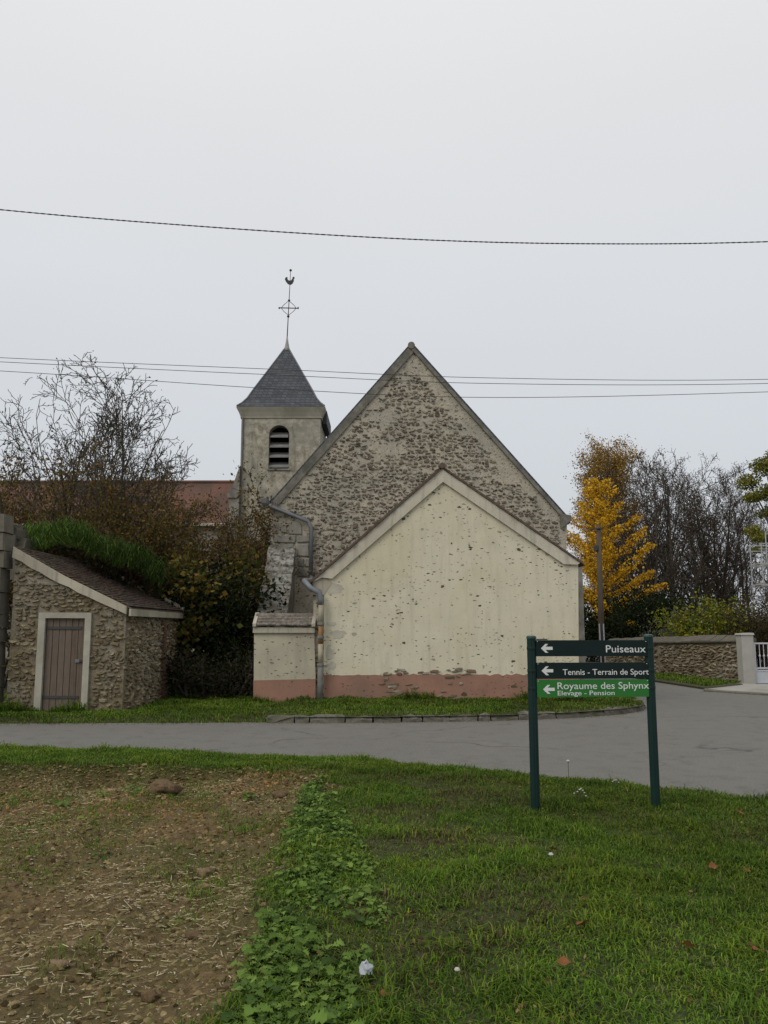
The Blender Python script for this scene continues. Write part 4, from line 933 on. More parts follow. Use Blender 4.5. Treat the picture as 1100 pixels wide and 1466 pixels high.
for p, ytop in ((SL, 912), (SR, 910)):
    zt_ = at(850, ytop, p.y).z; mb = MB(); n = 28; ring = []
    for k in range(n):                                  # fluted aluminium profile
        a = 2 * math.pi * k / n; q = .038 * (1 - (.10 if k % 7 == 0 else 0)); ring.append((q * math.cos(a), q * math.sin(a)))
    vs = [tuple(p + Vector((x, y, 0))) for x, y in ring] + [tuple(p + Vector((x, y, zt_ - .012))) for x, y in ring]
    mb.add(vs, [(k, (k + 1) % n, (k + 1) % n + n, k + n) for k in range(n)]); po = mb.build('post', GREEN, sgn)
    MB().lathe(p + Vector((0, 0, zt_ - .014)), [(.042, 0), (.042, .012), (.038, .022), (.02, .027)], 20).build('cap', pm('cap_plastic', (0.02, 0.055, 0.05), (0.025, 0.06, 0.055), 9, None, 1, 0, .01, .4), po)
fnt = None
def lettering(txt, size, pos, board, name='lettering', xs=1.0):
    cu = bpy.data.curves.new('lettering', 'FONT'); cu.body = txt; cu.size = size; cu.extrude = .0006; cu.offset = .0002; cu.resolution_u = 4
    ob = bpy.data.objects.new('tmp', cu); COL.objects.link(ob); bpy.context.view_layer.update()
    me = bpy.data.meshes.new_from_object(ob.evaluated_get(bpy.context.evaluated_depsgraph_get())); COL.objects.unlink(ob); bpy.data.objects.remove(ob)
    xsv = [v.co.x for v in me.vertices]; w = max(xsv) - min(xsv); x0 = min(xsv)
    rot = Matrix((sdir, Vector((0, 0, 1)), snrm)).transposed()
    tgt, left, right, zb = pos; k = (right - left) / w
    for v_ in me.vertices:
        c_ = Vector(((v_.co.x - x0) * k, v_.co.y, v_.co.z)); v_.co = rot @ c_ + tgt + sdir * left + Vector((0, 0, zb)) - ORG[board.name]
    me.materials.clear()
    # one mesh per word
    xs_ = {v_.index: (v_.co + ORG[board.name] - tgt).dot(sdir) for v_ in me.vertices}; par = list(range(len(me.vertices)))
    spans = sorted((min(xs_[i] for i in p_.vertices), max(xs_[i] for i in p_.vertices)) for p_ in me.polygons); cuts, end = [], spans[0][1]
    for a_, b_ in spans:
        if a_ - end > size * .13: cuts.append((a_ + end) / 2)
        end = max(end, b_)
    import bisect
    groups = {}
    for p_ in me.polygons: groups.setdefault(bisect.bisect(cuts, xs_[p_.vertices[0]]), []).append(tuple(p_.vertices))
    co = [tuple(v_.co) for v_ in me.vertices]
    for g_, ps in sorted(groups.items()):
        ids = sorted({i for p_ in ps for i in p_}); mp = {i: k_ for k_, i in enumerate(ids)}
        m2 = bpy.data.meshes.new('word'); m2.from_pydata([co[i] for i in ids], [], [tuple(mp[i] for i in p_) for p_ in ps]); m2.update(); link('word', m2, LETTER, board)
Ltot = (SR - SL).length
def su(px_):                                            # measured column -> metres along the sign
    lo, hi = 0, Ltot
    u = (px_ - 550) / FPX
    for _ in range(40):
        m = (lo + hi) / 2; p = SL + sdir * m; z = 1.4; d = p.y * CP + (z - CAM_Z) * SP
        if p.x / d < u: lo = m
        else: hi = m
    return lo
def sz_(py): return at(850, py, 7.09).z
def board(ytop, ybot, mat, name, d=.0):
    a, b = SL + sdir * .03, SR - sdir * .03; o_ = snrm * .034; z0, z1 = sz_(ybot), sz_(ytop); th = snrm * .022
    bd = MB().hexa([a + o_ + Vector((0, 0, z0)), b + o_ + Vector((0, 0, z0)), b + o_ - th + Vector((0, 0, z0)), a + o_ - th + Vector((0, 0, z0))], [a + o_ + Vector((0, 0, z1)), b + o_ + Vector((0, 0, z1)), b + o_ - th + Vector((0, 0, z1)), a + o_ - th + Vector((0, 0, z1))]).build(name, mat, sgn)
    ym = (ytop + ybot) / 2; face = SL + snrm * .0352
    zc = sz_(ym if mat is not BRIGHT else 986.5); x0 = su(773 if mat is not BRIGHT else 774.5); s = .062
    ar = [(0, 0), (.030, .031), (.049, .031), (.030, .011), (.078, .011), (.078, -.011), (.030, -.011), (.049, -.031), (.030, -.031)]
    MB().add([face + sdir * (x0 + x * 1.28) + Vector((0, 0, zc + z * 1.18)) for x, z in ar] , [tuple(range(9))[::-1]]).build('arrow', LETTER, bd)
    for xr in (.041, Ltot - .040):
        for zr_ in (sz_(ytop + 1.8),):
            q_ = face + sdir * xr + Vector((0, 0, zr_)); MB().tube([q_ - snrm * .001, q_ + snrm * .003], .0032, 8).build('rivet', LETTER, bd)
    return bd, face
b1, f1 = board(916.5, 939.5, GREEN2, 'board'); b2, f2 = board(948.5, 971.5, GREEN2, 'board'); b3, f3 = board(973, 998, BRIGHT, 'board')
lettering('Puiseaux', .086, (f1, su(865.5), su(922), sz_(934)), b1)
lettering('Tennis - Terrain de Sport', .068, (f2, su(803), su(925), sz_(966)), b2)
lettering('Royaume des Sphynx', .080, (f3, su(795), su(924.5), sz_(986.3)), b3)
lettering('Elevage - Pension', .055, (f3, su(795), su(875.5), sz_(995.2)), b3)
for z in (sz_(928), sz_(960), sz_(985)):
    for p in (SL, SR): MB().lathe(p + Vector((0, 0, z)), [(.0405, -.012), (.0415, 0), (.0405, .012)], 18).build('clamp', GREEN, sgn)
a = SL + sdir * .05 - snrm * .0; MB().hexa([a + Vector((0, 0, sz_(916.3))), a + sdir * .09 + Vector((0, 0, sz_(916.3))), a + sdir * .09 - snrm * .03 + Vector((0, 0, sz_(916.3))), a - snrm * .03 + Vector((0, 0, sz_(916.3)))], [a + Vector((0, 0, sz_(914.6))), a + sdir * .09 + Vector((0, 0, sz_(914.6))), a + sdir * .09 - snrm * .03 + Vector((0, 0, sz_(914.6))), a - snrm * .03 + Vector((0, 0, sz_(914.6)))]).build('bracket', IRON, sgn)

# ------------------------------------------------------------------ plants: tools
def pal_pick(n, pal, w=None, var=.25, rg=rng):
    pal = np.array(pal); idx = rg.choice(len(pal), n, p=(np.array(w) / np.sum(w)) if w is not None else None)
    return pal[idx] * rg.uniform(1 - var, 1 + var, (n, 1))
def unit(v): return v / np.maximum(np.linalg.norm(v, axis=1, keepdims=True), 1e-9)
def leaf_mesh(P, size, pal, w=None, aspect=.6, droop=0.0, rg=rng, flat=0.0, var=.25, cols=None):
    """one small bent blade per point: returns V, F, cols"""
    n = len(P); d = rg.normal(size=(n, 3)); d[:, 2] = d[:, 2] * (1 - flat) - droop; d = unit(d)
    e = rg.normal(size=(n, 3)); e = e - d * np.sum(d * e, 1, keepdims=True); e = unit(e)
    s = (size * rg.uniform(.6, 1.3, n))[:, None]
    if flat:
        e2 = np.cross(d, [0, 0, 1]); e = unit(e * (1 - flat) + unit(e2) * flat)
    nrm = np.cross(d, e)
    V = np.stack([P - d * s * .5, P + e * s * aspect * .5 + nrm * s * .08, P + d * s * .5, P - e * s * aspect * .5 + nrm * s * .08], 1).reshape(-1, 3)
    F = np.arange(4 * n).reshape(n, 4); c = pal_pick(n, pal, w, var, rg) if cols is None else cols
    return V, F, np.repeat(c, 4, axis=0)
class Skel:
    def __init__(s, seed): s.r = random.Random(seed); s.br = []; s.tips = []
    def grow(s, p, d, L, rad, lev, sp):
        r = s.r; n = sp['seg'][lev]; pts = [p.copy()]; ds = []; d = d.normalized()
        for i in range(n):
            d = (d + Vector((r.gauss(0, 1), r.gauss(0, 1), r.gauss(0, 1))) * sp['wob'][lev] + Vector((0, 0, sp['trop'][lev]))).normalized()
            p = p + d * (L / n); pts.append(p.copy()); ds.append(d.copy())
        s.br.append((pts, [max(rad * (1 - (1 - sp['taper'][lev]) * k / n), sp['rmin']) for k in range(n + 1)], lev))
        if lev >= sp['leaflev']: s.tips += [(pts[k], ds[k - 1]) for k in range(1, n + 1)]
        if lev + 1 < len(sp['n']) :
            m = sp['n'][lev + 1]; m = max(1, int(m * r.uniform(.75, 1.25))); az = r.uniform(0, 6.28)
            for k in range(m):
                f = sp['start'][lev] + (1 - sp['start'][lev]) * (k + r.random()) / m; q = f * n; i = min(int(q), n - 1); pp = pts[i].lerp(pts[i + 1], q - i); dd = ds[i]
                az += 2.4 + r.uniform(-.4, .4); u = dd.orthogonal().normalized(); w = dd.cross(u); an = sp['ang'][lev + 1] * r.uniform(.7, 1.3)
                cd = dd * math.cos(an) + (u * math.cos(az) + w * math.sin(az)) * math.sin(an)
                s.grow(pp, cd, L * sp['len'][lev + 1] * r.uniform(.65, 1.25) * (1 - .45 * f * sp.get('cone', 1)), max(rad * (1 - (1 - sp['taper'][lev]) * f) * sp['rr'], sp['rmin']), lev + 1, sp)
    def wood(s, name, mat, parent):
        sides = {0: 7, 1: 5}; mb = MB()
        for pts, rad, lev in s.br: mb.tube(pts, rad, sides.get(lev, 3), False)
        return mb.build(name, mat, parent, None, True)
    def leafpts(s, n, spread, rg=rng):
        T = np.array([tuple(t_[0]) for t_ in s.tips]); return T[rg.integers(0, len(T), n)] + rg.normal(size=(n, 3)) * spread
def plant(name, base, label, cat, group=None): return thing(name, base, label, cat, group)
def foliage(parent, P, size, pal, w=None, name='foliage', **k):
    V, F, c = leaf_mesh(np.asarray(P), size, pal, w, **k); o_ = np_obj(name, V, [F], k.get('mat') or M['leaf'], parent, None, c)
    return o_

# ------------------------------------------------------------------ left: bare walnut-like tree
BROWN = [(0.055, 0.035, 0.020), (0.085, 0.05, 0.025), (0.045, 0.035, 0.02), (0.11, 0.075, 0.03)]
YW = 24.0
sp_w = dict(seg=[9, 7, 5, 4, 3], wob=[.07, .12, .16, .2, .22], trop=[.0, .05, .06, .05, .04], taper=[.10, .12, .2, .4, .6], n=[1, 10, 8, 4, 2], ang=[0, .62, .65, .7, .7], len=[1, .36, .46, .46, .5], start=[.30, .2, .15, .1], rr=.55, rmin=.0085, leaflev=3, cone=.4)
base = at(82, 900, YW); base.z = .1
wt = plant('bare_tree', base, 'nearly leafless spreading tree behind the stone shed on the left', 'tree')
sk = Skel(12)
rw = random.Random(21); CZ, RX, RZ = 4.9, 3.7, 4.6
for k in range(19):
    az = k * 2.4 + rw.uniform(-.3, .3); th = .08 + .80 * ((k + .5) / 19) ** .8; d = Vector((math.cos(az) * math.sin(th), math.sin(az) * math.sin(th) * .7, math.cos(th)))
    o_ = base + Vector((rw.uniform(-.4, 1.5), rw.uniform(-.3, .3), 0)); L = 1.0
    while L < 11 and ((d.x * L + o_.x - base.x - .5) / RX) ** 2 + ((d.z * L - CZ) / RZ) ** 2 < 1 or d.z * L < CZ * .6: L += .1
    sk.grow(o_, d, L * .76, .10, 0, sp_w)
def in_crown(q, k=1.0):
    w_ = 1 + .16 * (float(fbm(q.x * .8, q.z * .8, 3, 5)) - .5) * 2
    return q.z < CZ or ((q.x - base.x - 1.0) / (RX + .7)) ** 2 + ((q.y - base.y) / RX) ** 2 + ((q.z - CZ) / RZ) ** 2 < w_ * k
sk.br = [(pts, rad, lev) for pts, rad, lev in ((([q for q in pts if in_crown(q)]), rad, lev) for pts, rad, lev in sk.br) if len(pts) > 1]
sk.tips = [(q, d) for q, d in sk.tips if in_crown(q)]
sk.wood('branches', M['bark'], wt)
foliage(wt, sk.leafpts(3800, .05), .065, BROWN, droop=.6)

# ------------------------------------------------------------------ bushes
OLIVE = [(0.085, 0.08, 0.022), (0.11, 0.085, 0.026), (0.06, 0.066, 0.018), (0.14, 0.092, 0.028)]
RUSTY = [(0.17, 0.09, 0.028), (0.11, 0.068, 0.028), (0.18, 0.115, 0.032), (0.115, 0.088, 0.028), (0.065, 0.047, 0.023)]
DKGREEN = [(0.010, 0.018, 0.007), (0.014, 0.022, 0.008), (0.02, 0.028, 0.010)]
sp_b = dict(seg=[5, 4, 3], wob=[.14, .2, .25], trop=[.05, .03, .0], taper=[.4, .4, .6], n=[1, 7, 5], ang=[0, .7, .8], len=[1, .5, .5], start=[.25, .2], rr=.6, rmin=.008, leaflev=1)
def bush(name, base, h, rad, nst, nleaf, size, pal, label, seed, spread=.16, group=None, w=None, mat='bark_dark', cat='shrub', lean=.5, sp=sp_b, **k):
    t_ = plant(name, base, label, cat, group); s_ = Skel(seed); rg = np.random.default_rng(seed)
    for i in range(nst):
        a = s_.r.uniform(0, 6.28); q = s_.r.random() ** .5; b = base + Vector((math.cos(a) * rad * q * .6, math.sin(a) * rad * q * .45, 0))
        s_.grow(b, Vector((math.cos(a) * q * lean, math.sin(a) * q * lean, 1)), h * s_.r.uniform(.6, 1.0), .035, 0, sp)
    s_.wood('stems', M[mat], t_)
    P = s_.leafpts(nleaf, spread, rg); P[:, 2] = np.maximum(P[:, 2], .12)
    foliage(t_, P, size, pal, w, rg=rg, **k); return t_
def B(px_, Y): p = at(px_, 950, Y); p.z = .08; return p
bush('thicket', B(-30, 21.5), 5.3, 2.0, 14, 18000, .08, RUSTY + OLIVE, 'rust-brown thicket at the far left behind the block pillar', 61, .17, 'autumn thicket left of the church')
bush('thicket', B(70, 22.0), 5.4, 2.0, 16, 24000, .08, RUSTY + OLIVE[:2], 'rust-brown thicket under the bare tree, directly behind the shed', 62, .17, 'autumn thicket left of the church')
bush('thicket', B(165, 22.2), 5.4, 2.0, 16, 24000, .08, OLIVE + RUSTY[:2], 'dull olive-brown thicket above the tiled end of the shed', 63, .17, 'autumn thicket left of the church')
bush('thicket', B(245, 22.5), 5.0, 1.8, 14, 11000, .10, OLIVE + RUSTY, 'mixed green and rust thicket between shed and bell tower', 64, .2, 'autumn thicket left of the church')
bush('thicket', B(318, 23.5), 4.6, 1.5, 12, 14000, .08, RUSTY + [(0.09, 0.075, 0.02)], 'open twiggy rust-leaved shrub against the foot of the bell tower', 65, .17, 'autumn thicket left of the church')
bush('vine_shrub', B(268, 19.9), 3.0, 1.2, 14, 4200, .14, [(0.085, 0.09, 0.02), (0.13, 0.10, 0.022), (0.05, 0.062, 0.015), (0.17, 0.115, 0.026)], 'large-leaved green and yellow climber beyond the shed eave', 66, .16, None, None, 'bark_dark', 'shrub', .5, aspect=.85, flat=.5)
bush('evergreen_shrub', B(290, 20.0), 2.7, .8, 14, 9000, .12, DKGREEN, 'dark evergreen shrub in the gap between shed and low wall', 67, .2, None, None, 'bark_dark', 'shrub', .22)
bush('evergreen_shrub', B(326, 19.2), 1.1, .4, 7, 2200, .09, DKGREEN, 'small dark shrub hard against the low cream wall', 68, .13, None, None, 'bark_dark', 'shrub', .25)
bush('weed_clump', B(305, 18.2), .9, 1.6, 26, 5000, .07, [(0.02, 0.026, 0.011), (0.032, 0.034, 0.016), (0.04, 0.035, 0.018)], 'low dusky weeds at the mouth of the gap beside the shed', 69, .14, None, None, 'bark_dark', 'plant', .8)

# creeper on the tower foot
cr = plant('creeper', Vector((tl, YT - .1, .1)), 'half-bare creeper climbing the left side of the bell tower', 'creeper')
s_ = Skel(77); sp_c = dict(seg=[9, 6, 4], wob=[.16, .25, .3], trop=[.06, .05, .0], taper=[.4, .4, .6], n=[1, 7, 5], ang=[0, .6, .7], len=[1, .35, .4], start=[.15, .15], rr=.55, rmin=.010, leaflev=1)
for k in range(9):
    xk = tl - .4 + k * .2; s_.grow(Vector((xk, YT - .35, .1)), Vector((random.uniform(-.1, .1), 0, 1)), random.uniform(5.0, 8.2) - abs(k - 4) * .3, .03, 0, sp_c)
s_.br = [([Vector((q.x, min(max(q.y, YT - .55), YT - .04), q.z)) for q in pts], rad, lev) for pts, rad, lev in s_.br]
s_.tips = [(Vector((q.x, min(max(q.y, YT - .6), YT - .06), q.z)), d) for q, d in s_.tips]
s_.wood('stems', M['bark_dark'], cr)
P = s_.leafpts(3800, .10); P[:, 1] = np.clip(P[:, 1], YT - .7, YT - .05)
foliage(cr, P, .10, [(0.055, 0.035, 0.02), (0.04, 0.03, 0.018), (0.10, 0.06, 0.018), (0.045, 0.045, 0.015)])

# cascading strappy plant on the shed roof
rp_ = plant('roof_plant', at(120, 800, 18.0), 'lush strappy green plant spilling over the shed roof', 'plant')
def blades(P, h, w, lean, cols, az=None, rg=rng, droop=.35, ribs=2):
    """curved blades: P (n,3), h, w (n,), lean (n,)"""
    n = len(P); a = rg.uniform(0, 2 * np.pi, n) if az is None else az
    D = np.stack([np.cos(a), np.sin(a), np.zeros(n)], 1); S = np.stack([-np.sin(a), np.cos(a), np.zeros(n)], 1); up = np.array([0, 0, 1.0])
    h = h[:, None]; w = w[:, None]; lean = lean[:, None]
    mid = P + D * h * lean * .35 + up * h * .6; tip = P + D * h * lean + up * h * (1 - droop * lean)
    V = np.stack([P - S * w * .5, P + S * w * .5, mid + S * w * .4, mid - S * w * .4, tip], 1).reshape(-1, 3)
    b = np.arange(n)[:, None] * 5
    return V, [b + np.array([[0, 1, 2, 3]]), b + np.array([[3, 2, 4]])], np.repeat(cols, 5, axis=0)
n = 5200
pxs = rng.uniform(36, 232, n); f = (pxs - 36) / 196
yy = rng.uniform(16.6, 19.4, n); pys = np.interp(pxs, [36, 80, 130, 180, 232], [758, 752, 768, 784, 808]) + 9 * (fbm(pxs * .06, pxs * 0, 3, 44) - .5) * 2 + 30 * rng.random(n) ** 1.3
P = np.array([tuple(at(a, b, c)) for a, b, c in zip(pxs, pys, yy)])
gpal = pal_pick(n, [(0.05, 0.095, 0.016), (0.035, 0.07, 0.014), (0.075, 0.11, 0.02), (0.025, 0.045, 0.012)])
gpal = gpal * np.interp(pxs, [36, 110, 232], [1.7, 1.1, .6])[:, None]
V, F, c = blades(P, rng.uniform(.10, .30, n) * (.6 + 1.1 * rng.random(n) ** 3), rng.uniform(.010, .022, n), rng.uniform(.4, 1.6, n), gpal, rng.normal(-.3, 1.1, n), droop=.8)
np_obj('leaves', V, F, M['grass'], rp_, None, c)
n = 1500; pxs = rng.uniform(55, 230, n); pys = np.interp(pxs, [36, 80, 130, 180, 232], [780, 785, 800, 815, 835]) + rng.uniform(-8, 22, n); P = np.array([tuple(at(a, b, c)) for a, b, c in zip(pxs, pys, rng.uniform(17.5, 19.5, n))])
foliage(rp_, P, .14, [(0.03, 0.024, 0.012), (0.022, 0.03, 0.012), (0.045, 0.03, 0.014)], None, 'dead_foliage')
s_ = Skel(5)
for k in range(14):
    p = at(50 + k * 13, 800 + k * 2.5, 18.2); s_.br.append(([p + Vector((0, .3, -.35)), p, p + Vector((random.uniform(-.2, .2), 0, .25))], [.03, .02, .01], 1))
s_.wood('stems', M['bark_dark'], rp_)

# ------------------------------------------------------------------ right: ginkgo, tall orange tree, bare trees, acacia, shrubs
YG = 42.0
gb = at(866, 950, YG); gb.z = 0
gk = plant('golden_tree', gb, 'bright golden-yellow conical tree behind the wooden pole', 'tree')
rg = np.random.default_rng(9); s_ = Skel(9)
ztop = at(866, 692, YG).z; s_.br.append(([gb, gb + Vector((.05, 0, ztop * .5)), gb + Vector((.0, 0, ztop))], [.16, .10, .02], 0))
LP = []
NB = 54
for k in range(NB):
    f = (k + .5) / NB; z = .5 + (ztop - .6) * f; az = k * 2.4 + s_.r.uniform(-.3, .3); L = (3.0 * (1 - f) ** .72 + .25) * s_.r.choice((.5, .75, 1.0, 1.15, 1.3)); d = Vector((math.cos(az), math.sin(az), .16 + .75 * f + s_.r.uniform(-.08, .2)))
    p = gb + Vector((0, 0, z)); q = p + d * L * .55 + Vector((0, 0, -.08)); e_ = p + d * L + Vector((0, 0, .10 * L)); s_.br.append(([p, q, e_], [.035, .02, .008], 1))
    m = int(235 * L)
    tt = rg.uniform(.05, 1, m) ** .85; t1 = tt[:, None]; Pm = np.array(p)[None] * (1 - t1) ** 2 + np.array(q)[None] * 2 * t1 * (1 - t1) + np.array(e_)[None] * t1 ** 2
    lump_ = .55 + .9 * np.abs(np.sin(tt * 9 + k)); sc_ = ((.035 + .125 * np.sin(np.clip(tt, 0, 1) * 2.9)) * lump_)[:, None]
    LP.append(Pm + rg.normal(size=(m, 3)) * sc_ * np.array([1.1, 1.1, .42]) - np.array([0, 0, .03]))
s_.wood('trunk', M['bark_dark'], gk)
foliage(gk, np.concatenate(LP), .105, [(0.56, 0.32, 0.018), (0.63, 0.38, 0.025), (0.44, 0.235, 0.013), (0.68, 0.44, 0.045)], rg=rg, aspect=.9)

YO = 54.0
ob_ = at(873, 950, YO); ob_.z = 0
ot = plant('orange_tree', ob_, 'tall narrow tree with thinning orange-brown leaves behind the golden tree', 'tree')
s_ = Skel(14); sp_o = dict(seg=[9, 5, 4, 3], wob=[.03, .1, .16, .2], trop=[.02, .12, .1, .05], taper=[.15, .3, .4, .6], n=[1, 34, 6, 4], ang=[0, .62, .6, .6], len=[1, .34, .45, .5], start=[.12, .2, .15], rr=.4, rmin=.012, leaflev=2, cone=.6)
s_.grow(ob_, Vector((.02, 0, 1)), at(873, 640, YO).z * .86, .24, 0, sp_o); s_.wood('branches', M['bark_dark'], ot)
foliage(ot, s_.leafpts(40000, .24), .125, [(0.33, 0.19, 0.042), (0.25, 0.16, 0.042), (0.38, 0.23, 0.055), (0.18, 0.135, 0.042)])

# bare trees: three kinds grown, then copied
def bare(seed, h, nb):
    t_ = bpy.data.objects.new('bare_tree', None); COL.objects.link(t_); ORG[t_.name] = Vector((0, 0, 0)); s_ = Skel(seed)
    sp = dict(seg=[8, 6, 4, 3], wob=[.05, .10, .18, .22], trop=[.02, .10, .08, .05], taper=[.2, .3, .4, .6], n=[1, nb, 9, 6], ang=[0, .6, .7, .75], len=[1, .40, .42, .45], start=[.12, .2, .1], rr=.5, rmin=.012, leaflev=2, cone=.8)
    for k in range(3): s_.grow(Vector((s_.r.uniform(-.7, .7), s_.r.uniform(-.4, .4), 0)), Vector((s_.r.uniform(-.14, .14), s_.r.uniform(-.1, .1), 1)), h * s_.r.uniform(.72, 1), .13, 0, sp)
    s_.wood('branches', M['bark_dark'], t_)
    foliage(t_, s_.leafpts(4000, .12), .09, [(0.10, 0.06, 0.028), (0.075, 0.052, 0.028), (0.06, 0.05, 0.027), (0.13, 0.075, 0.03)]); return t_
protos = [bare(201, 11.0, 17), bare(202, 11.6, 18), bare(203, 10.5, 16)]; used = [False] * 3
def put(k, px_, Y, sc, rot, label):
    o_ = protos[k]
    if used[k]:
        c_ = o_.copy(); COL.objects.link(c_)
        for ch in o_.children:
            d = ch.copy(); COL.objects.link(d); d.parent = c_
        o_ = c_
    used[k] = True; p = at(px_, 950, Y); o_.location = (p.x, Y, 0); o_.scale = (sc * 1.0, sc, sc); o_.rotation_euler = (0, 0, rot)
    tag(o_, label, 'tree', 'bare trees beyond the garden wall', 'thing')
put(0, 905, 50, .90, 0.3, 'bare tree just right of the golden tree, leftmost of the bare row')
put(1, 942, 48, .95, 1.7, 'bare brown tree second from the left in the row, over the evergreen hedge')
put(2, 975, 49, 1.02, 0.9, 'bare tree third in the row, rising over the yellow-green shrub')
put(0, 1010, 50, .97, 2.9, 'bare dark tree fourth in the row, tall and many-stemmed')
put(1, 1040, 51, .90, 4.2, 'bare tree fifth in the row, just left of the scaffold')
put(2, 1068, 53, .84, 3.7, 'bare tree rightmost in the row, behind the scaffold')
put(1, 925, 60, 1.10, 5.2, 'bare tree in the back row between the orange tree and its bare neighbours')
put(2, 990, 60, 1.08, 2.0, 'bare tree in the back row near its middle')
put(0, 1120, 55, .80, 1.2, 'bare tree half out of the frame at the far right')

YK = 40.0
ab = at(1135, 950, YK); ab.z = 0
at_ = plant('acacia_tree', ab, 'yellow-green feathery tree leaning in at the right edge', 'tree')
s_ = Skel(31); s_.br.append(([ab, ab + Vector((0, 0, 3)), ab + Vector((-.2, 0, 6))], [.22, .18, .12], 0)); rg = np.random.default_rng(31); LP = []
for (px_, py_, rx_, rz_, nn_) in ((1072, 690, .62, .42, 900), (1095, 668, .75, .5, 1400), (1078, 712, .5, .26, 700), (1105, 705, .8, .5, 1500), (1100, 735, .6, .25, 600), (1078, 760, .38, .28, 500), (1092, 770, .6, .3, 900), (1086, 787, .4, .16, 400), (1130, 660, 1.3, .9, 2600), (1130, 730, 1.2, .7, 2000), (1160, 690, 1.4, 1.2, 2600)):
    c_ = at(px_, py_, YK + rg.uniform(-.6, .6)); s_.br.append(([ab + Vector((-.1, 0, 4.6)), (ab + Vector((0, 0, 5))).lerp(c_, .55) + Vector((0, 0, .15)), c_], [.07, .045, .015], 1))
    v_ = rg.normal(size=(nn_, 3)); v_ = unit(v_) * rg.uniform(0, 1, (nn_, 1)) ** .45; LP.append(np.array(c_) + v_ * np.array([rx_, .7, rz_]))
s_.wood('branches', M['bark'], at_)
foliage(at_, np.concatenate(LP), .12, [(0.20, 0.20, 0.035), (0.15, 0.16, 0.03), (0.25, 0.22, 0.05), (0.10, 0.12, 0.022)], rg=rg)

def BG(px_, Y): p = at(px_, 950, Y); p.z = 0; return p
bush('evergreen_hedge', BG(880, 41), 2.9, 2.4, 18, 9000, .15, DKGREEN, 'dark evergreen bush behind the pole under the golden tree', 81, .25, 'dark evergreens behind the garden wall')
bush('evergreen_hedge', BG(925, 39), 3.0, 2.2, 18, 9000, .15, DKGREEN, 'dark evergreen bush between the golden tree and the wall', 82, .25, 'dark evergreens behind the garden wall')
bush('evergreen_hedge', BG(968, 40), 2.6, 2.2, 16, 8000, .15, DKGREEN, 'dark evergreen bush left of the yellow-green shrub', 83, .25, 'dark evergreens behind the garden wall')
bush('evergreen_hedge', BG(838, 40), 2.2, 1.2, 10, 4500, .15, DKGREEN, 'dark evergreen low beside the right corner of the cream house', 84, .22, 'dark evergreens behind the garden wall')
bush('grey_shrub', BG(978, 31), 2.2, .8, 14, 3200, .09, [(0.12, 0.125, 0.085), (0.09, 0.095, 0.06), (0.15, 0.15, 0.10)], 'small silvery grey-green shrub showing over the garden wall', 85, .16)
bush('yellow_shrub', BG(1010, 29), 2.35, .9, 16, 5200, .12, [(0.17, 0.21, 0.022), (0.22, 0.25, 0.03), (0.11, 0.15, 0.016), (0.25, 0.19, 0.022)], 'bright yellow-green arching shrub behind the garden wall', 86, .14, None, None, 'bark_dark', 'shrub', .45, aspect=.5, flat=.4)
bush('brown_hedge', BG(1062, 29), 2.5, 1.6, 22, 8000, .08, [(0.05, 0.042, 0.018), (0.065, 0.05, 0.022), (0.04, 0.035, 0.016), (0.09, 0.055, 0.02)], 'dull brown twiggy hedge to the right of the yellow-green shrub', 87, .16, 'brown hedge behind the gate')
bush('brown_hedge', BG(1110, 29), 2.4, 1.5, 20, 7000, .08, [(0.05, 0.042, 0.018), (0.065, 0.05, 0.022), (0.04, 0.035, 0.016)], 'dull brown twiggy hedge behind the metal gate', 88, .16, 'brown hedge behind the gate')

# ------------------------------------------------------------------ grass, weeds, soil, straw
def scatter(n, x0, x1, y0, y1, ok, rg=rng):
    x = rg.uniform(x0, x1, n); y = rg.uniform(y0, y1, n); k = ok(x, y); return x[k], y[k]
def in_view(x, y, m=.35): return (np.abs(x) < .475 * y + m) & (y > 3.1)
GP = np.array([(0.082, 0.140, 0.014), (0.060, 0.115, 0.014), (0.115, 0.168, 0.020), (0.042, 0.082, 0.013), (0.135, 0.155, 0.045)])
DRY = np.array([(0.105, 0.082, 0.040), (0.075, 0.055, 0.026), (0.13, 0.105, 0.055)])
def brownish(x, y):                                      # worn patches between the weeds and the lawn
    f = fbm(x * 1.1 + 4, y * 1.3, 4, 51); patch = np.exp(-((x - .25) / .75) ** 2) * sstep(3.6, 5, y) * sstep(9.3, 7.5, y)
    return np.clip(sstep(.52, .68, f) * .40 + sstep(.42, .60, f) * patch * .9, 0, 1)
def grass(name, x, y, z, hmin, hmax, wmul, label, lush=1.0, rg=rng):
    n = len(x); b = brownish(x, y); c = pal_pick(n, GP, [4, 4, 2, 3, 1], .25, rg)
    lightp = fbm(x * .8, y * .8, 3, 71)[:, None]; c = c * (.55 + 1.15 * lightp); yel = sstep(.45, .7, fbm(x * 1.6, y * 1.6, 3, 77))[:, None]; c = c * (1 - .35 * yel) + c * np.array([1.45, 1.08, .9]) * .35 * yel
    dry = rg.random(n) < b * .75 + .03; c[dry] = pal_pick(int(dry.sum()), DRY, None, .3, rg)
    tuft = fbm(x * 3.5, y * 3.5, 3, 81); h = rg.uniform(hmin, hmax, n) * (.42 + 1.9 * tuft ** 2) * np.where(dry, .7, 1)
    V, F, cc = blades(np.stack([x, y, z - .008], 1), h, np.full(n, wmul) * rg.uniform(.7, 1.3, n), rg.uniform(.4, 1.7, n), c, None, rg, .45)
    o_ = np_obj(name, V, F, M['grass'], None, None, cc); return tag(o_, label, 'grass', None, 'stuff')
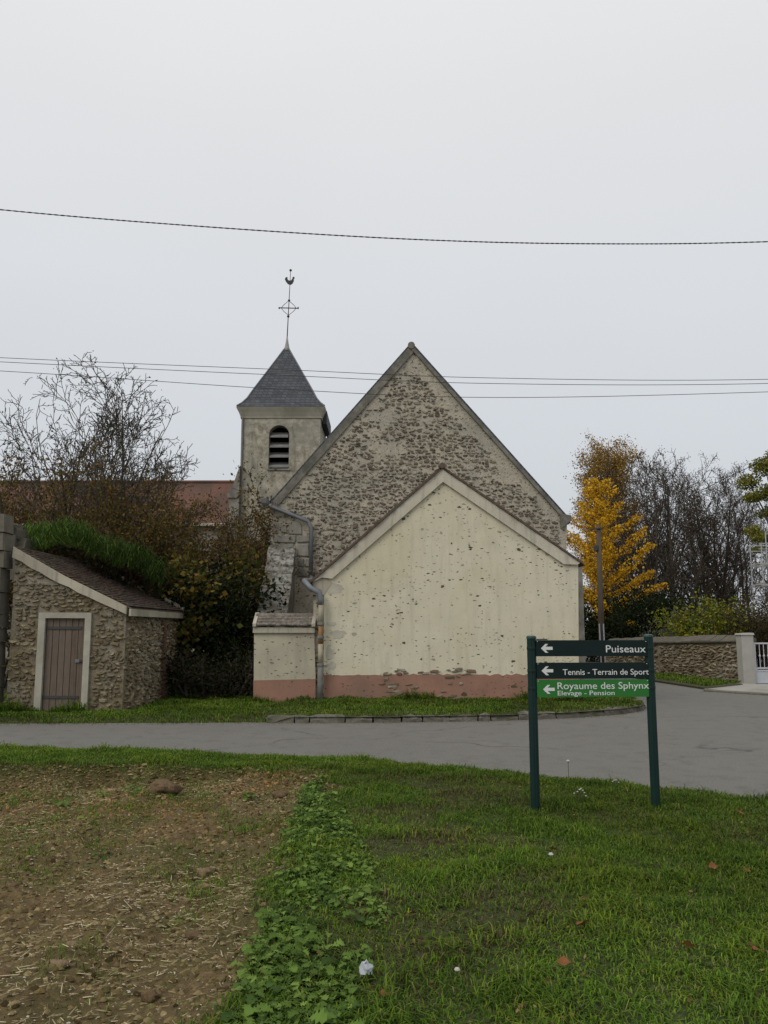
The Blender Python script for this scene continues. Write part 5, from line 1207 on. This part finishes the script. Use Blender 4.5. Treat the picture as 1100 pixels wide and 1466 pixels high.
x, y = scatter(520000, -6.0, 4.9, 3.1, 11.4, lambda x, y: in_view(x, y, 1.1) & (y < y_near(x) - .015 + .08 * (fbm(x * 5, y * 0, 3, 3) - .5)) & (soil_mask(x, y) < .6 * rng.random(len(x)) ** 1.5))
keep = rng.random(len(x)) < (1 - .4 * brownish(x, y)); x, y = x[keep], y[keep]
grass('lawn_grass', x, y, near_h(x, y), .03, .075, .0062, 'short green lawn grass in the foreground around the sign')
x, y = scatter(80000, -6.2, 4.9, 6, 11.4, lambda x, y: in_view(x, y, 1.1) & (y < y_near(x) - .02) & (y > y_near(x) - .8) & (soil_mask(x, y) < .2))
grass('road_edge_grass', x, y, near_h(x, y), .05, .11, .007, 'taller lush grass along the near edge of the road')
# far verge
x = rng.uniform(-9.5, 5.25, 115000); d = rng.uniform(0.0, 1, 115000) ** .8 * 4.6; k = ~((x > -7.2) & (x < -4.6) & (y_far(x) + d > YS)) | (rng.random(len(x)) < 0)
k &= ~((x > -2.6) & (x < 4.02) & (y_far(x) + d > YA - .02)); x, d = x[k], d[k]; kerbed = x > -1.9; d = np.where(kerbed, d + .09, d)
grass('verge_grass', x, y_far(x) + d, verge_z(x, d), .04, .10, .011, 'mown green verge between the road and the buildings')
x = rng.uniform(6, 10.8, 30000); y = rng.uniform(22, 36, 30000)
Sp = [gnd(a, b) for a, b in STRIP]; Sp = [(p.x, p.y) for p in Sp]; k = np.array([inside(Sp, a, b) for a, b in zip(x, y)]); x, y = x[k], y[k]
grass('wall_foot_grass', x, y, np.full(len(x), .05), .05, .14, .02, 'rough grass strip at the foot of the garden wall')
# tussocks against wall feet
x = np.concatenate([rng.uniform(-6.9, -4.6, 900), rng.uniform(-1.3, 4.0, 1500), rng.uniform(-2.6, -1.3, 500)]); y = np.concatenate([np.full(900, YS - .06), np.full(1500, YA - .06), np.full(500, YL - .06)]) - rng.uniform(0, .12, 2900)
hh = fbm(x * 2.5, y * 0, 3, 14); k = hh > .42; x, y = x[k], y[k]
grass('wall_foot_tufts', x, y, verge_z(x, y - y_far(x)), .10, .26, .012, 'uneven grass tufts along the foot of the shed and house walls')
# sparse sprouts in the ploughed field
x, y = scatter(60000, -5.5, -.5, 3.1, 9.2, lambda x, y: in_view(x, y) & (soil_mask(x, y) > .5) & (fbm(x * 2.2, y * 1.2, 3, 91) > .42 + .24 * rng.random(len(x))))
grass('field_sprouts', x, y, near_h(x, y), .015, .06, .005, 'sparse green seedlings sprouting in the ploughed soil')

# clods
OCT_ = np.array([(1, 0, 0), (-1, 0, 0), (0, 1, 0), (0, -1, 0), (0, 0, 1), (.7, .7, .1), (-.7, .7, .1), (-.7, -.7, .1), (.7, -.7, .1), (.45, 0, .75), (-.45, 0, .75), (0, .45, .75), (0, -.45, .75)], float)
OF_ = np.array([(0, 5, 9), (5, 11, 9), (5, 2, 11), (2, 6, 11), (6, 10, 11), (6, 1, 10), (1, 7, 10), (7, 12, 10), (7, 3, 12), (3, 8, 12), (8, 9, 12), (8, 0, 9), (9, 11, 4), (11, 10, 4), (10, 12, 4), (12, 9, 4)])
PYR = np.array([(1, 0, -.1), (.3, .95, -.1), (-.8, .6, -.1), (-.8, -.6, -.1), (.3, -.95, -.1), (.1, 0, .85)], float)
PF = np.array([(k, (k + 1) % 5, 5) for k in range(5)])
def clods(P, s, cols, rg=rng):
    small = s < .0115
    if small.any() and not small.all():
        a_, b_ = clods(P[small], s[small], cols[small], rg), clods(P[~small], s[~small], cols[~small], rg)
        return np.concatenate([a_[0], b_[0]]), np.concatenate([a_[1], b_[1] + len(a_[0])]), np.concatenate([a_[2], b_[2]])
    OCT, OF = (PYR, PF) if small.all() else (OCT_, OF_)
    n = len(P); k = OCT.shape[0]; a = rg.uniform(0, 6.28, n); ca, sa = np.cos(a)[:, None], np.sin(a)[:, None]
    q = OCT[None] * rg.uniform(.65, 1.25, (n, k, 3)) * (s[:, None, None]) * np.stack([rg.uniform(.7, 1.5, n), rg.uniform(.7, 1.2, n), rg.uniform(.45, .9, n)], 1)[:, None]
    V = np.stack([q[..., 0] * ca - q[..., 1] * sa, q[..., 0] * sa + q[..., 1] * ca, q[..., 2]], 2) + P[:, None]
    F = (np.arange(n) * k)[:, None, None] + OF[None]; return V.reshape(-1, 3), F.reshape(-1, 3), np.repeat(cols, k, axis=0)
SOILP = [(0.105, 0.077, 0.031), (0.15, 0.112, 0.051), (0.052, 0.039, 0.015), (0.20, 0.155, 0.077), (0.12, 0.106, 0.041)]
x, y = scatter(90000, -5.6, -.2, 3.1, 9.3, lambda x, y: in_view(x, y) & (soil_mask(x, y) > .04))
s_ = .0035 + .02 * rng.random(len(x)) ** 5 + .01 * sstep(7.8, 8.8, y) * rng.random(len(x))
cs = pal_pick(len(x), SOILP, None, .35); red = (sstep(6.0, 7.8, y) * sstep(.35, .6, fbm(x * .9, y * .9, 3, 17)))[:, None]; cs = cs * (1 - red) + cs * np.array([1.25, .98, .85]) * red
V, F, c = clods(np.stack([x, y, near_h(x, y) - s_ * .15], 1), s_, cs)
tag(np_obj('soil_crumbs', V, [F], M['soilbits'], None, None, c), 'loose brown soil crumbs over the ploughed field', 'soil', None, 'stuff')
x, y = scatter(2600, -5.6, -.4, 3.1, 8.6, lambda x, y: in_view(x, y) & (soil_mask(x, y) > .5)); s_ = rng.uniform(.004, .009, len(x))
V, F, c = clods(np.stack([x, y, near_h(x, y) + .004], 1), s_, pal_pick(len(x), [(0.36, 0.33, 0.27), (0.28, 0.24, 0.18)], None, .25))
tag(np_obj('pale_grit', V, [F], M['soilbits'], None, None, c), 'small pale chalk grit scattered on the soil', 'grit', None, 'stuff')
x = np.concatenate([rng.uniform(-6, 3.6, 9000), rng.uniform(-7.5, 5.2, 7000)]); k9 = np.arange(len(x)) < 9000
y = np.where(k9, y_near(x) + np.abs(rng.normal(0, .10, len(x))) - .02, y_far(x) - np.abs(rng.normal(0, .09, len(x))) - .03); s_ = .002 + .007 * rng.random(len(x)) ** 3
V, F, c = clods(np.stack([x, y, np.full(len(x), .001)], 1), s_, pal_pick(len(x), [(0.10, 0.085, 0.06), (0.17, 0.155, 0.125), (0.06, 0.05, 0.032), (0.24, 0.22, 0.18)], None, .3))
tag(np_obj('roadside_grit', V, [F], M['soilbits'], None, None, c), 'loose grit and dirt gathered along both road edges', 'grit', None, 'stuff')
# straw
x, y = scatter(30000, -5.4, -.35, 3.1, 9.0, lambda x, y: in_view(x, y) & (soil_mask(x, y) > .3) & (fbm(x * 1.3, y * 1.3, 3, 33) + .06 * sstep(6.5, 4.5, y) > .34 + .42 * rng.random(len(x))))
n = len(x); L = rng.uniform(.010, .05, n) * (.6 + 1.9 * rng.random(n) ** 5); a = rng.normal(0.15, 1.0, n) + np.where(rng.random(n) < .25, 1.57, 0); w = rng.uniform(.002, .0055, n); tl_ = rng.normal(0, .12, n)
D = np.stack([np.cos(a), np.sin(a), tl_], 1) * L[:, None] / 2; S = np.stack([-np.sin(a), np.cos(a), np.zeros(n)], 1) * w[:, None] / 2; U = np.array([0, 0, 1.0]) * w[:, None] * .5
C = np.stack([x, y, near_h(x, y) + .012 + np.abs(tl_) * L * .5], 1)
V = np.stack([C - D - S, C - D + S, C - D + U, C + D - S, C + D + S, C + D + U], 1).reshape(-1, 3); b = (np.arange(n) * 6)[:, None]
F4 = np.concatenate([b + np.array([[0, 3, 5, 2]]), b + np.array([[1, 2, 5, 4]])])
tag(np_obj('straw_stubble', V, [F4, b + np.array([[0, 2, 1]]), b + np.array([[3, 4, 5]])], M['straw'], None, None, np.repeat(pal_pick(n, [(0.32, 0.26, 0.155), (0.22, 0.175, 0.095), (0.43, 0.365, 0.235), (0.14, 0.108, 0.057), (0.18, 0.148, 0.077)], None, .25), 6, axis=0)), 'broken straw stubble lying over the ploughed soil', 'straw', None, 'stuff')

# broad-leaved weeds: lobed leaves on stalks, in rosettes
def lobed(n_l=7):
    pts = [(0, 0)]
    for t_, w_ in ((.10, .04), (.22, .22), (.29, .08), (.42, .36), (.51, .15), (.66, .46), (.76, .26), (.90, .30)): pts.append((t_, w_))
    return pts + [(1.0, 0)]
def weeds(name, px, py, size, cols, label, rg=rng, nl=7):
    V, F3, C = [], [], []; prof = lobed(); m = len(prof); k0 = 0
    for i in range(len(px)):
        z0 = float(near_h(np.array([px[i]]), np.array([py[i]]))[0]); a0 = rg.uniform(0, 6.28); nn_ = int(nl * rg.uniform(.6, 1.3)) + 1
        for j in range(nn_):
            a = a0 + j * 2.4 + rg.uniform(-.3, .3); s = size[i] * rg.uniform(.55, 1.2); e_ = rg.uniform(.25, 1.15); st = s * rg.uniform(.4, 1.0)
            dh = np.array([math.cos(a), math.sin(a)]); sh = np.array([-math.sin(a), math.cos(a)])
            bx_, bz = st * math.cos(e_), st * math.sin(e_); tw = rg.uniform(-.4, .4)
            mid = []
            for t_, w_ in prof:
                ang = e_ * .7 - 1.15 * t_; r_ = bx_ + s * (math.cos(e_ * .5 - .45 * t_)) * t_; zz = bz + s * t_ * math.sin(e_ * .6 - .55 * t_)
                mid.append((px[i] + dh[0] * r_, py[i] + dh[1] * r_, z0 + zz, w_ * s * .85))
            c = cols[i] * rg.uniform(.75, 1.25); b = len(V)
            for q, (X_, Y_, Z_, w_) in enumerate(mid):
                wig = rg.uniform(-.07, .07) * s
                V.append((X_, Y_, Z_)); V.append((X_ + sh[0] * w_, Y_ + sh[1] * w_, Z_ + w_ * (.25 + tw) + wig)); V.append((X_ - sh[0] * w_, Y_ - sh[1] * w_, Z_ + w_ * (.25 - tw) - wig)); C += [c * 1.12, c, c]
            for q in range(m - 1):
                o_ = b + q * 3; F3 += [(o_, o_ + 3, o_ + 4, o_ + 1), (o_, o_ + 2, o_ + 5, o_ + 3)]
            b = len(V); X0 = np.array([px[i], py[i], z0]); X1 = np.array(mid[0][:3]); wv = np.array([sh[0], sh[1], 0]) * .003
            V += [tuple(X0 - wv), tuple(X0 + wv), tuple(X1 + wv), tuple(X1 - wv)]; C += [c * .9] * 4; F3.append((b, b + 1, b + 2, b + 3))
    return tag(np_obj(name, np.array(V), [np.array(F3)], M['leaf'], None, None, np.array(C)), label, 'weeds', None, 'stuff')
WG = [(0.11, 0.18, 0.036), (0.09, 0.15, 0.032), (0.15, 0.22, 0.05), (0.055, 0.098, 0.024)]
n = 1000; y = 3.2 + 5.4 * rng.random(n) ** 1.2; cxw = np.interp(y, [3.2, 3.8, 4.6, 5.5, 7, 8.3], [-.34, -.36, -.28, -.38, -.58, -.68]); hw = np.interp(y, [3.2, 3.8, 4.6, 5.5, 7, 8.3], [.19, .23, .32, .30, .20, .08])
x = cxw + hw * rng.uniform(-1, 1, n); k = fbm(x * 2.4, y * 1.6, 3, 61) > .24 + .2 * rng.random(n); x, y = x[k], y[k]
weeds('broadleaf_weeds', x, y, rng.uniform(.025, .065, len(x)) * np.interp(y, [3.2, 4.5, 8], [1.15, .95, .9]), pal_pick(len(x), WG, None, .15), 'band of broad-leaved green weeds between the ploughed soil and the lawn')
x = rng.uniform(-4.6, -1.2, 26); y = np.concatenate([rng.uniform(8.2, 9.2, 16), rng.uniform(5.5, 8.5, 10)]); k = soil_mask(x, y) > .2; x, y = x[k], y[k]
weeds('field_weeds', x, y, rng.uniform(.05, .09, len(x)), pal_pick(len(x), WG, None, .2), 'scattered green weed seedlings along the field edge', nl=6)
n = 430; x, y = scatter(n, -.4, 3.6, 3.2, 9.0, lambda x, y: in_view(x, y) & (y < y_near(x) - .3))
weeds('lawn_clover', x, y, rng.uniform(.015, .035, len(x)), pal_pick(len(x), [(0.05, 0.085, 0.024), (0.04, 0.07, 0.022), (0.065, 0.09, 0.03)], None, .2), 'small flat clover and plantain leaves among the lawn grass', nl=5)

# ------------------------------------------------------------------ single small things on the ground
def gp2(px_, py_):
    z = 0.0
    for _ in range(6):
        p = gnd(px_, py_, z); z = float(near_h(np.array([p.x]), np.array([p.y]))[0])
    return Vector((p.x, p.y, z))
STONEC = pm('field_stone', (0.16, 0.11, 0.062), (0.24, 0.175, 0.105), 30, (0.12, 0.085, 0.05), 9, .8, .02)
CLODM = pm('earth_clod', (0.09, 0.06, 0.03), (0.155, 0.105, 0.055), 22, None, 1, .9, .03)
def lump(name, px_, py_, s, flat, mat, label, cat, seed):
    p = gp2(px_, py_); r = np.random.default_rng(seed); n, m = 14, 8; V = []
    for i in range(m + 1):
        th = math.pi * i / m
        for j in range(n):
            ph = 2 * math.pi * j / n; d = np.array([math.sin(th) * math.cos(ph), math.sin(th) * math.sin(ph), math.cos(th)])
            q = 1 + 1.5 * (float(fbm(d[0] * 2.6 + seed, d[1] * 2.6 + d[2] * 2.1, 4, seed)) - .5) * math.sin(th) ** .5
            V.append((p.x + d[0] * s * q, p.y + d[1] * s * .75 * q, p.z + s * flat * .45 + d[2] * s * flat * q))
    F = np.array([(i * n + j, (i + 1) * n + j, (i + 1) * n + (j + 1) % n, i * n + (j + 1) % n) for i in range(m) for j in range(n)])
    return tag(np_obj(name, V, [F], mat, None, p, None, False), label, cat)
lump('earth_clod', 234, 1123, .16, .5, CLODM, 'large crusty earth clod on the far edge of the field', 'clod', 1)
lump('earth_clod', 402, 1143, .08, .5, CLODM, 'small reddish clod at the inner corner of the field near the weeds', 'clod', 2)
lump('field_stone', 290, 1253, .055, .55, STONEC, 'upper of two tan stones lying near the weed band', 'stone', 3)
lump('field_stone', 294, 1271, .05, .35, STONEC, 'flatter lower one of two tan stones near the weed band', 'stone', 4)
lump('field_stone', 86, 1384, .055, .4, STONEC, 'tan flat stone alone in the left foreground of the field', 'stone', 5)
lump('field_stone', 215, 1432, .04, .7, CLODM, 'dark rounded stone near the bottom of the field', 'stone', 6)
lump('field_stone', 4, 1400, .05, .6, CLODM, 'brown stone cut by the left edge of the picture', 'stone', 7)
lump('field_stone', 279, 1342, .05, .5, CLODM, 'brown clod-like stone beside the straw, left of the weeds', 'stone', 8)
lump('field_stone', 104, 1356, .035, .6, STONEC, 'small tan stone just above the lone flat one', 'stone', 9)
# fallen leaves
LEAFM = pm('fallen_leaf', (0.21, 0.08, 0.024), (0.14, 0.055, 0.02), 40, None, 1, .3, .005, .7)
def fallen(px_, py_, s, label, seed):
    p = gp2(px_, py_) + Vector((0, 0, .035)); r = random.Random(seed); a = r.uniform(0, 6.28); tl_ = r.uniform(.2, .7); V, F = [], []
    rot = Matrix.Rotation(a, 3, 'Z') @ Matrix.Rotation(tl_, 3, 'X')
    for q in range(8):
        t_ = q / 7; w_ = s * .36 * math.sin(math.pi * t_ ** .8) * (1 + .2 * math.sin(q * 5)) + .001; z = s * .25 * (t_ - .5) ** 2 + r.uniform(-.003, .003)
        V += [p + rot @ Vector((s * (t_ - .5), w_, z + w_ * .5)), p + rot @ Vector((s * (t_ - .5), 0, z)), p + rot @ Vector((s * (t_ - .5), -w_, z + w_ * .45))]
    V += [p + rot @ Vector((s * .5, .001, .06 * s)), p + rot @ Vector((s * .8, .002, .12 * s)), p + rot @ Vector((s * .8, -.002, .12 * s))]
    for q in range(7): F += [(q * 3, q * 3 + 1, q * 3 + 4, q * 3 + 3), (q * 3 + 1, q * 3 + 2, q * 3 + 5, q * 3 + 4)]
    F.append((24, 25, 26)); o_ = MB().add(V, F).build('fallen_leaf', LEAFM, None, p); tag(o_, label, 'leaf', 'fallen orange leaves on the lawn')
for k, (a, b, s, lab) in enumerate(((834, 1334, .075, 'orange fallen leaf near the middle of the right lawn, the largest'), (986, 1366, .07, 'orange fallen leaf low on the right side of the lawn'), (808, 1390, .06, 'orange fallen leaf lowest on the lawn beside a flat green weed'),
        (1021, 1249, .06, 'brown fallen leaf right of the sign, left one of a pair'), (1070, 1255, .06, 'reddish fallen leaf right of the sign, right one of a pair'), (1060, 1170, .07, 'orange fallen leaf by the road edge at far right'), (792, 1224, .06, 'reddish fallen leaf just above the white flower'), (670, 1196, .06, 'dull brown fallen leaf well left of the sign'), (1078, 1368, .06, 'brown fallen leaf near the lower right corner'), (551, 1438, .05, 'rusty fallen leaf right of the weed band near the bottom'), (590, 1318, .05, 'small rusty leaf in the brown patch beside the weeds'))):
    fallen(a, b, s, lab, 300 + k)
x, y = scatter(900, -.3, 3.8, 3.2, 10, lambda x, y: in_view(x, y) & (y < y_near(x) + .2)); zz = np.where(y < y_near(x), near_h(x, y) + .03, .006)
V, F, c = leaf_mesh(np.stack([x, y, zz], 1), .022, [(0.12, 0.07, 0.03), (0.17, 0.10, 0.04), (0.07, 0.05, 0.028), (0.22, 0.16, 0.06)], None, .7, 0, rng, .7)
tag(np_obj('leaf_litter', V, [F], M['leaf'], None, None, c), 'tiny brown leaf scraps scattered through the lawn', 'leaf litter', None, 'stuff')
# crumpled white scrap
p = gp2(525, 1404); r = random.Random(3); V = []; n, m = 8, 5
for i in range(m + 1):
    for j in range(n):
        th, ph = math.pi * i / m, 2 * math.pi * j / n; q = r.uniform(.6, 1.15); V.append(p + Vector((math.sin(th) * math.cos(ph) * .034 * q, math.sin(th) * math.sin(ph) * .03 * q, .045 + math.cos(th) * .036 * q)))
tag(MB().add(V, [(i * n + j, (i + 1) * n + j, (i + 1) * n + (j + 1) % n, i * n + (j + 1) % n) for i in range(m) for j in range(n)]).build('paper_scrap', pm('white_scrap', (0.40, 0.42, 0.45), (0.32, 0.34, 0.37), 30, None, 1, .2), None, p), 'crumpled whitish scrap in the grass beside the weeds near the bottom', 'litter')
# flowers
STEM = NT('stem_green').col((0.05, 0.075, 0.025), .8); PETAL = NT('white_petal').col((0.40, 0.40, 0.35), .8)
def flower(name, px_, py_, h, heads, label):
    p = gp2(px_, py_); t_ = thing(name, p, label, 'flower'); st = MB(); hd = []
    for dx_, dz, rr_ in heads:
        q = p + Vector((dx_, random.uniform(-.02, .02), h + dz)); st.tube([p, p.lerp(q, .5) + Vector((dx_ * .2, 0, .01)), q], .0025, 5); mb = MB()
        mb.lathe(q, [(.003, -rr_ * .6), (rr_ * .8, -rr_ * .2), (rr_, .1 * rr_), (rr_ * .7, rr_ * .6), (.002, rr_ * .8)], 9); mb.build('flower_head', PETAL, t_)
    st.build('stem', STEM, t_)
flower('white_flower', 790, 1236, .05, [(0, 0, .017)], 'single round white flower in the lawn below the sign')
flower('yarrow', 832, 1152, .11, [(-.05, -.02, .008), (-.03, .0, .009), (-.01, .015, .010), (.005, .02, .009), (.02, .005, .009), (.03, -.01, .008), (.04, -.035, .008)], 'white-headed yarrow between the sign posts')
flower('yarrow', 882, 1136, .10, [(-.02, 0, .008), (-.005, .01, .008), (.01, .015, .008), (.025, .0, .007)], 'smaller white-headed yarrow close to the right sign post')
flower('seed_head', 815, 1128, .24, [(0, 0, .018)], 'pale dandelion clock on a thin stalk against the road')
flower('seed_head', 655, 1410, .06, [(0, 0, .013)], 'small pale bud in the grass right of the white scrap')
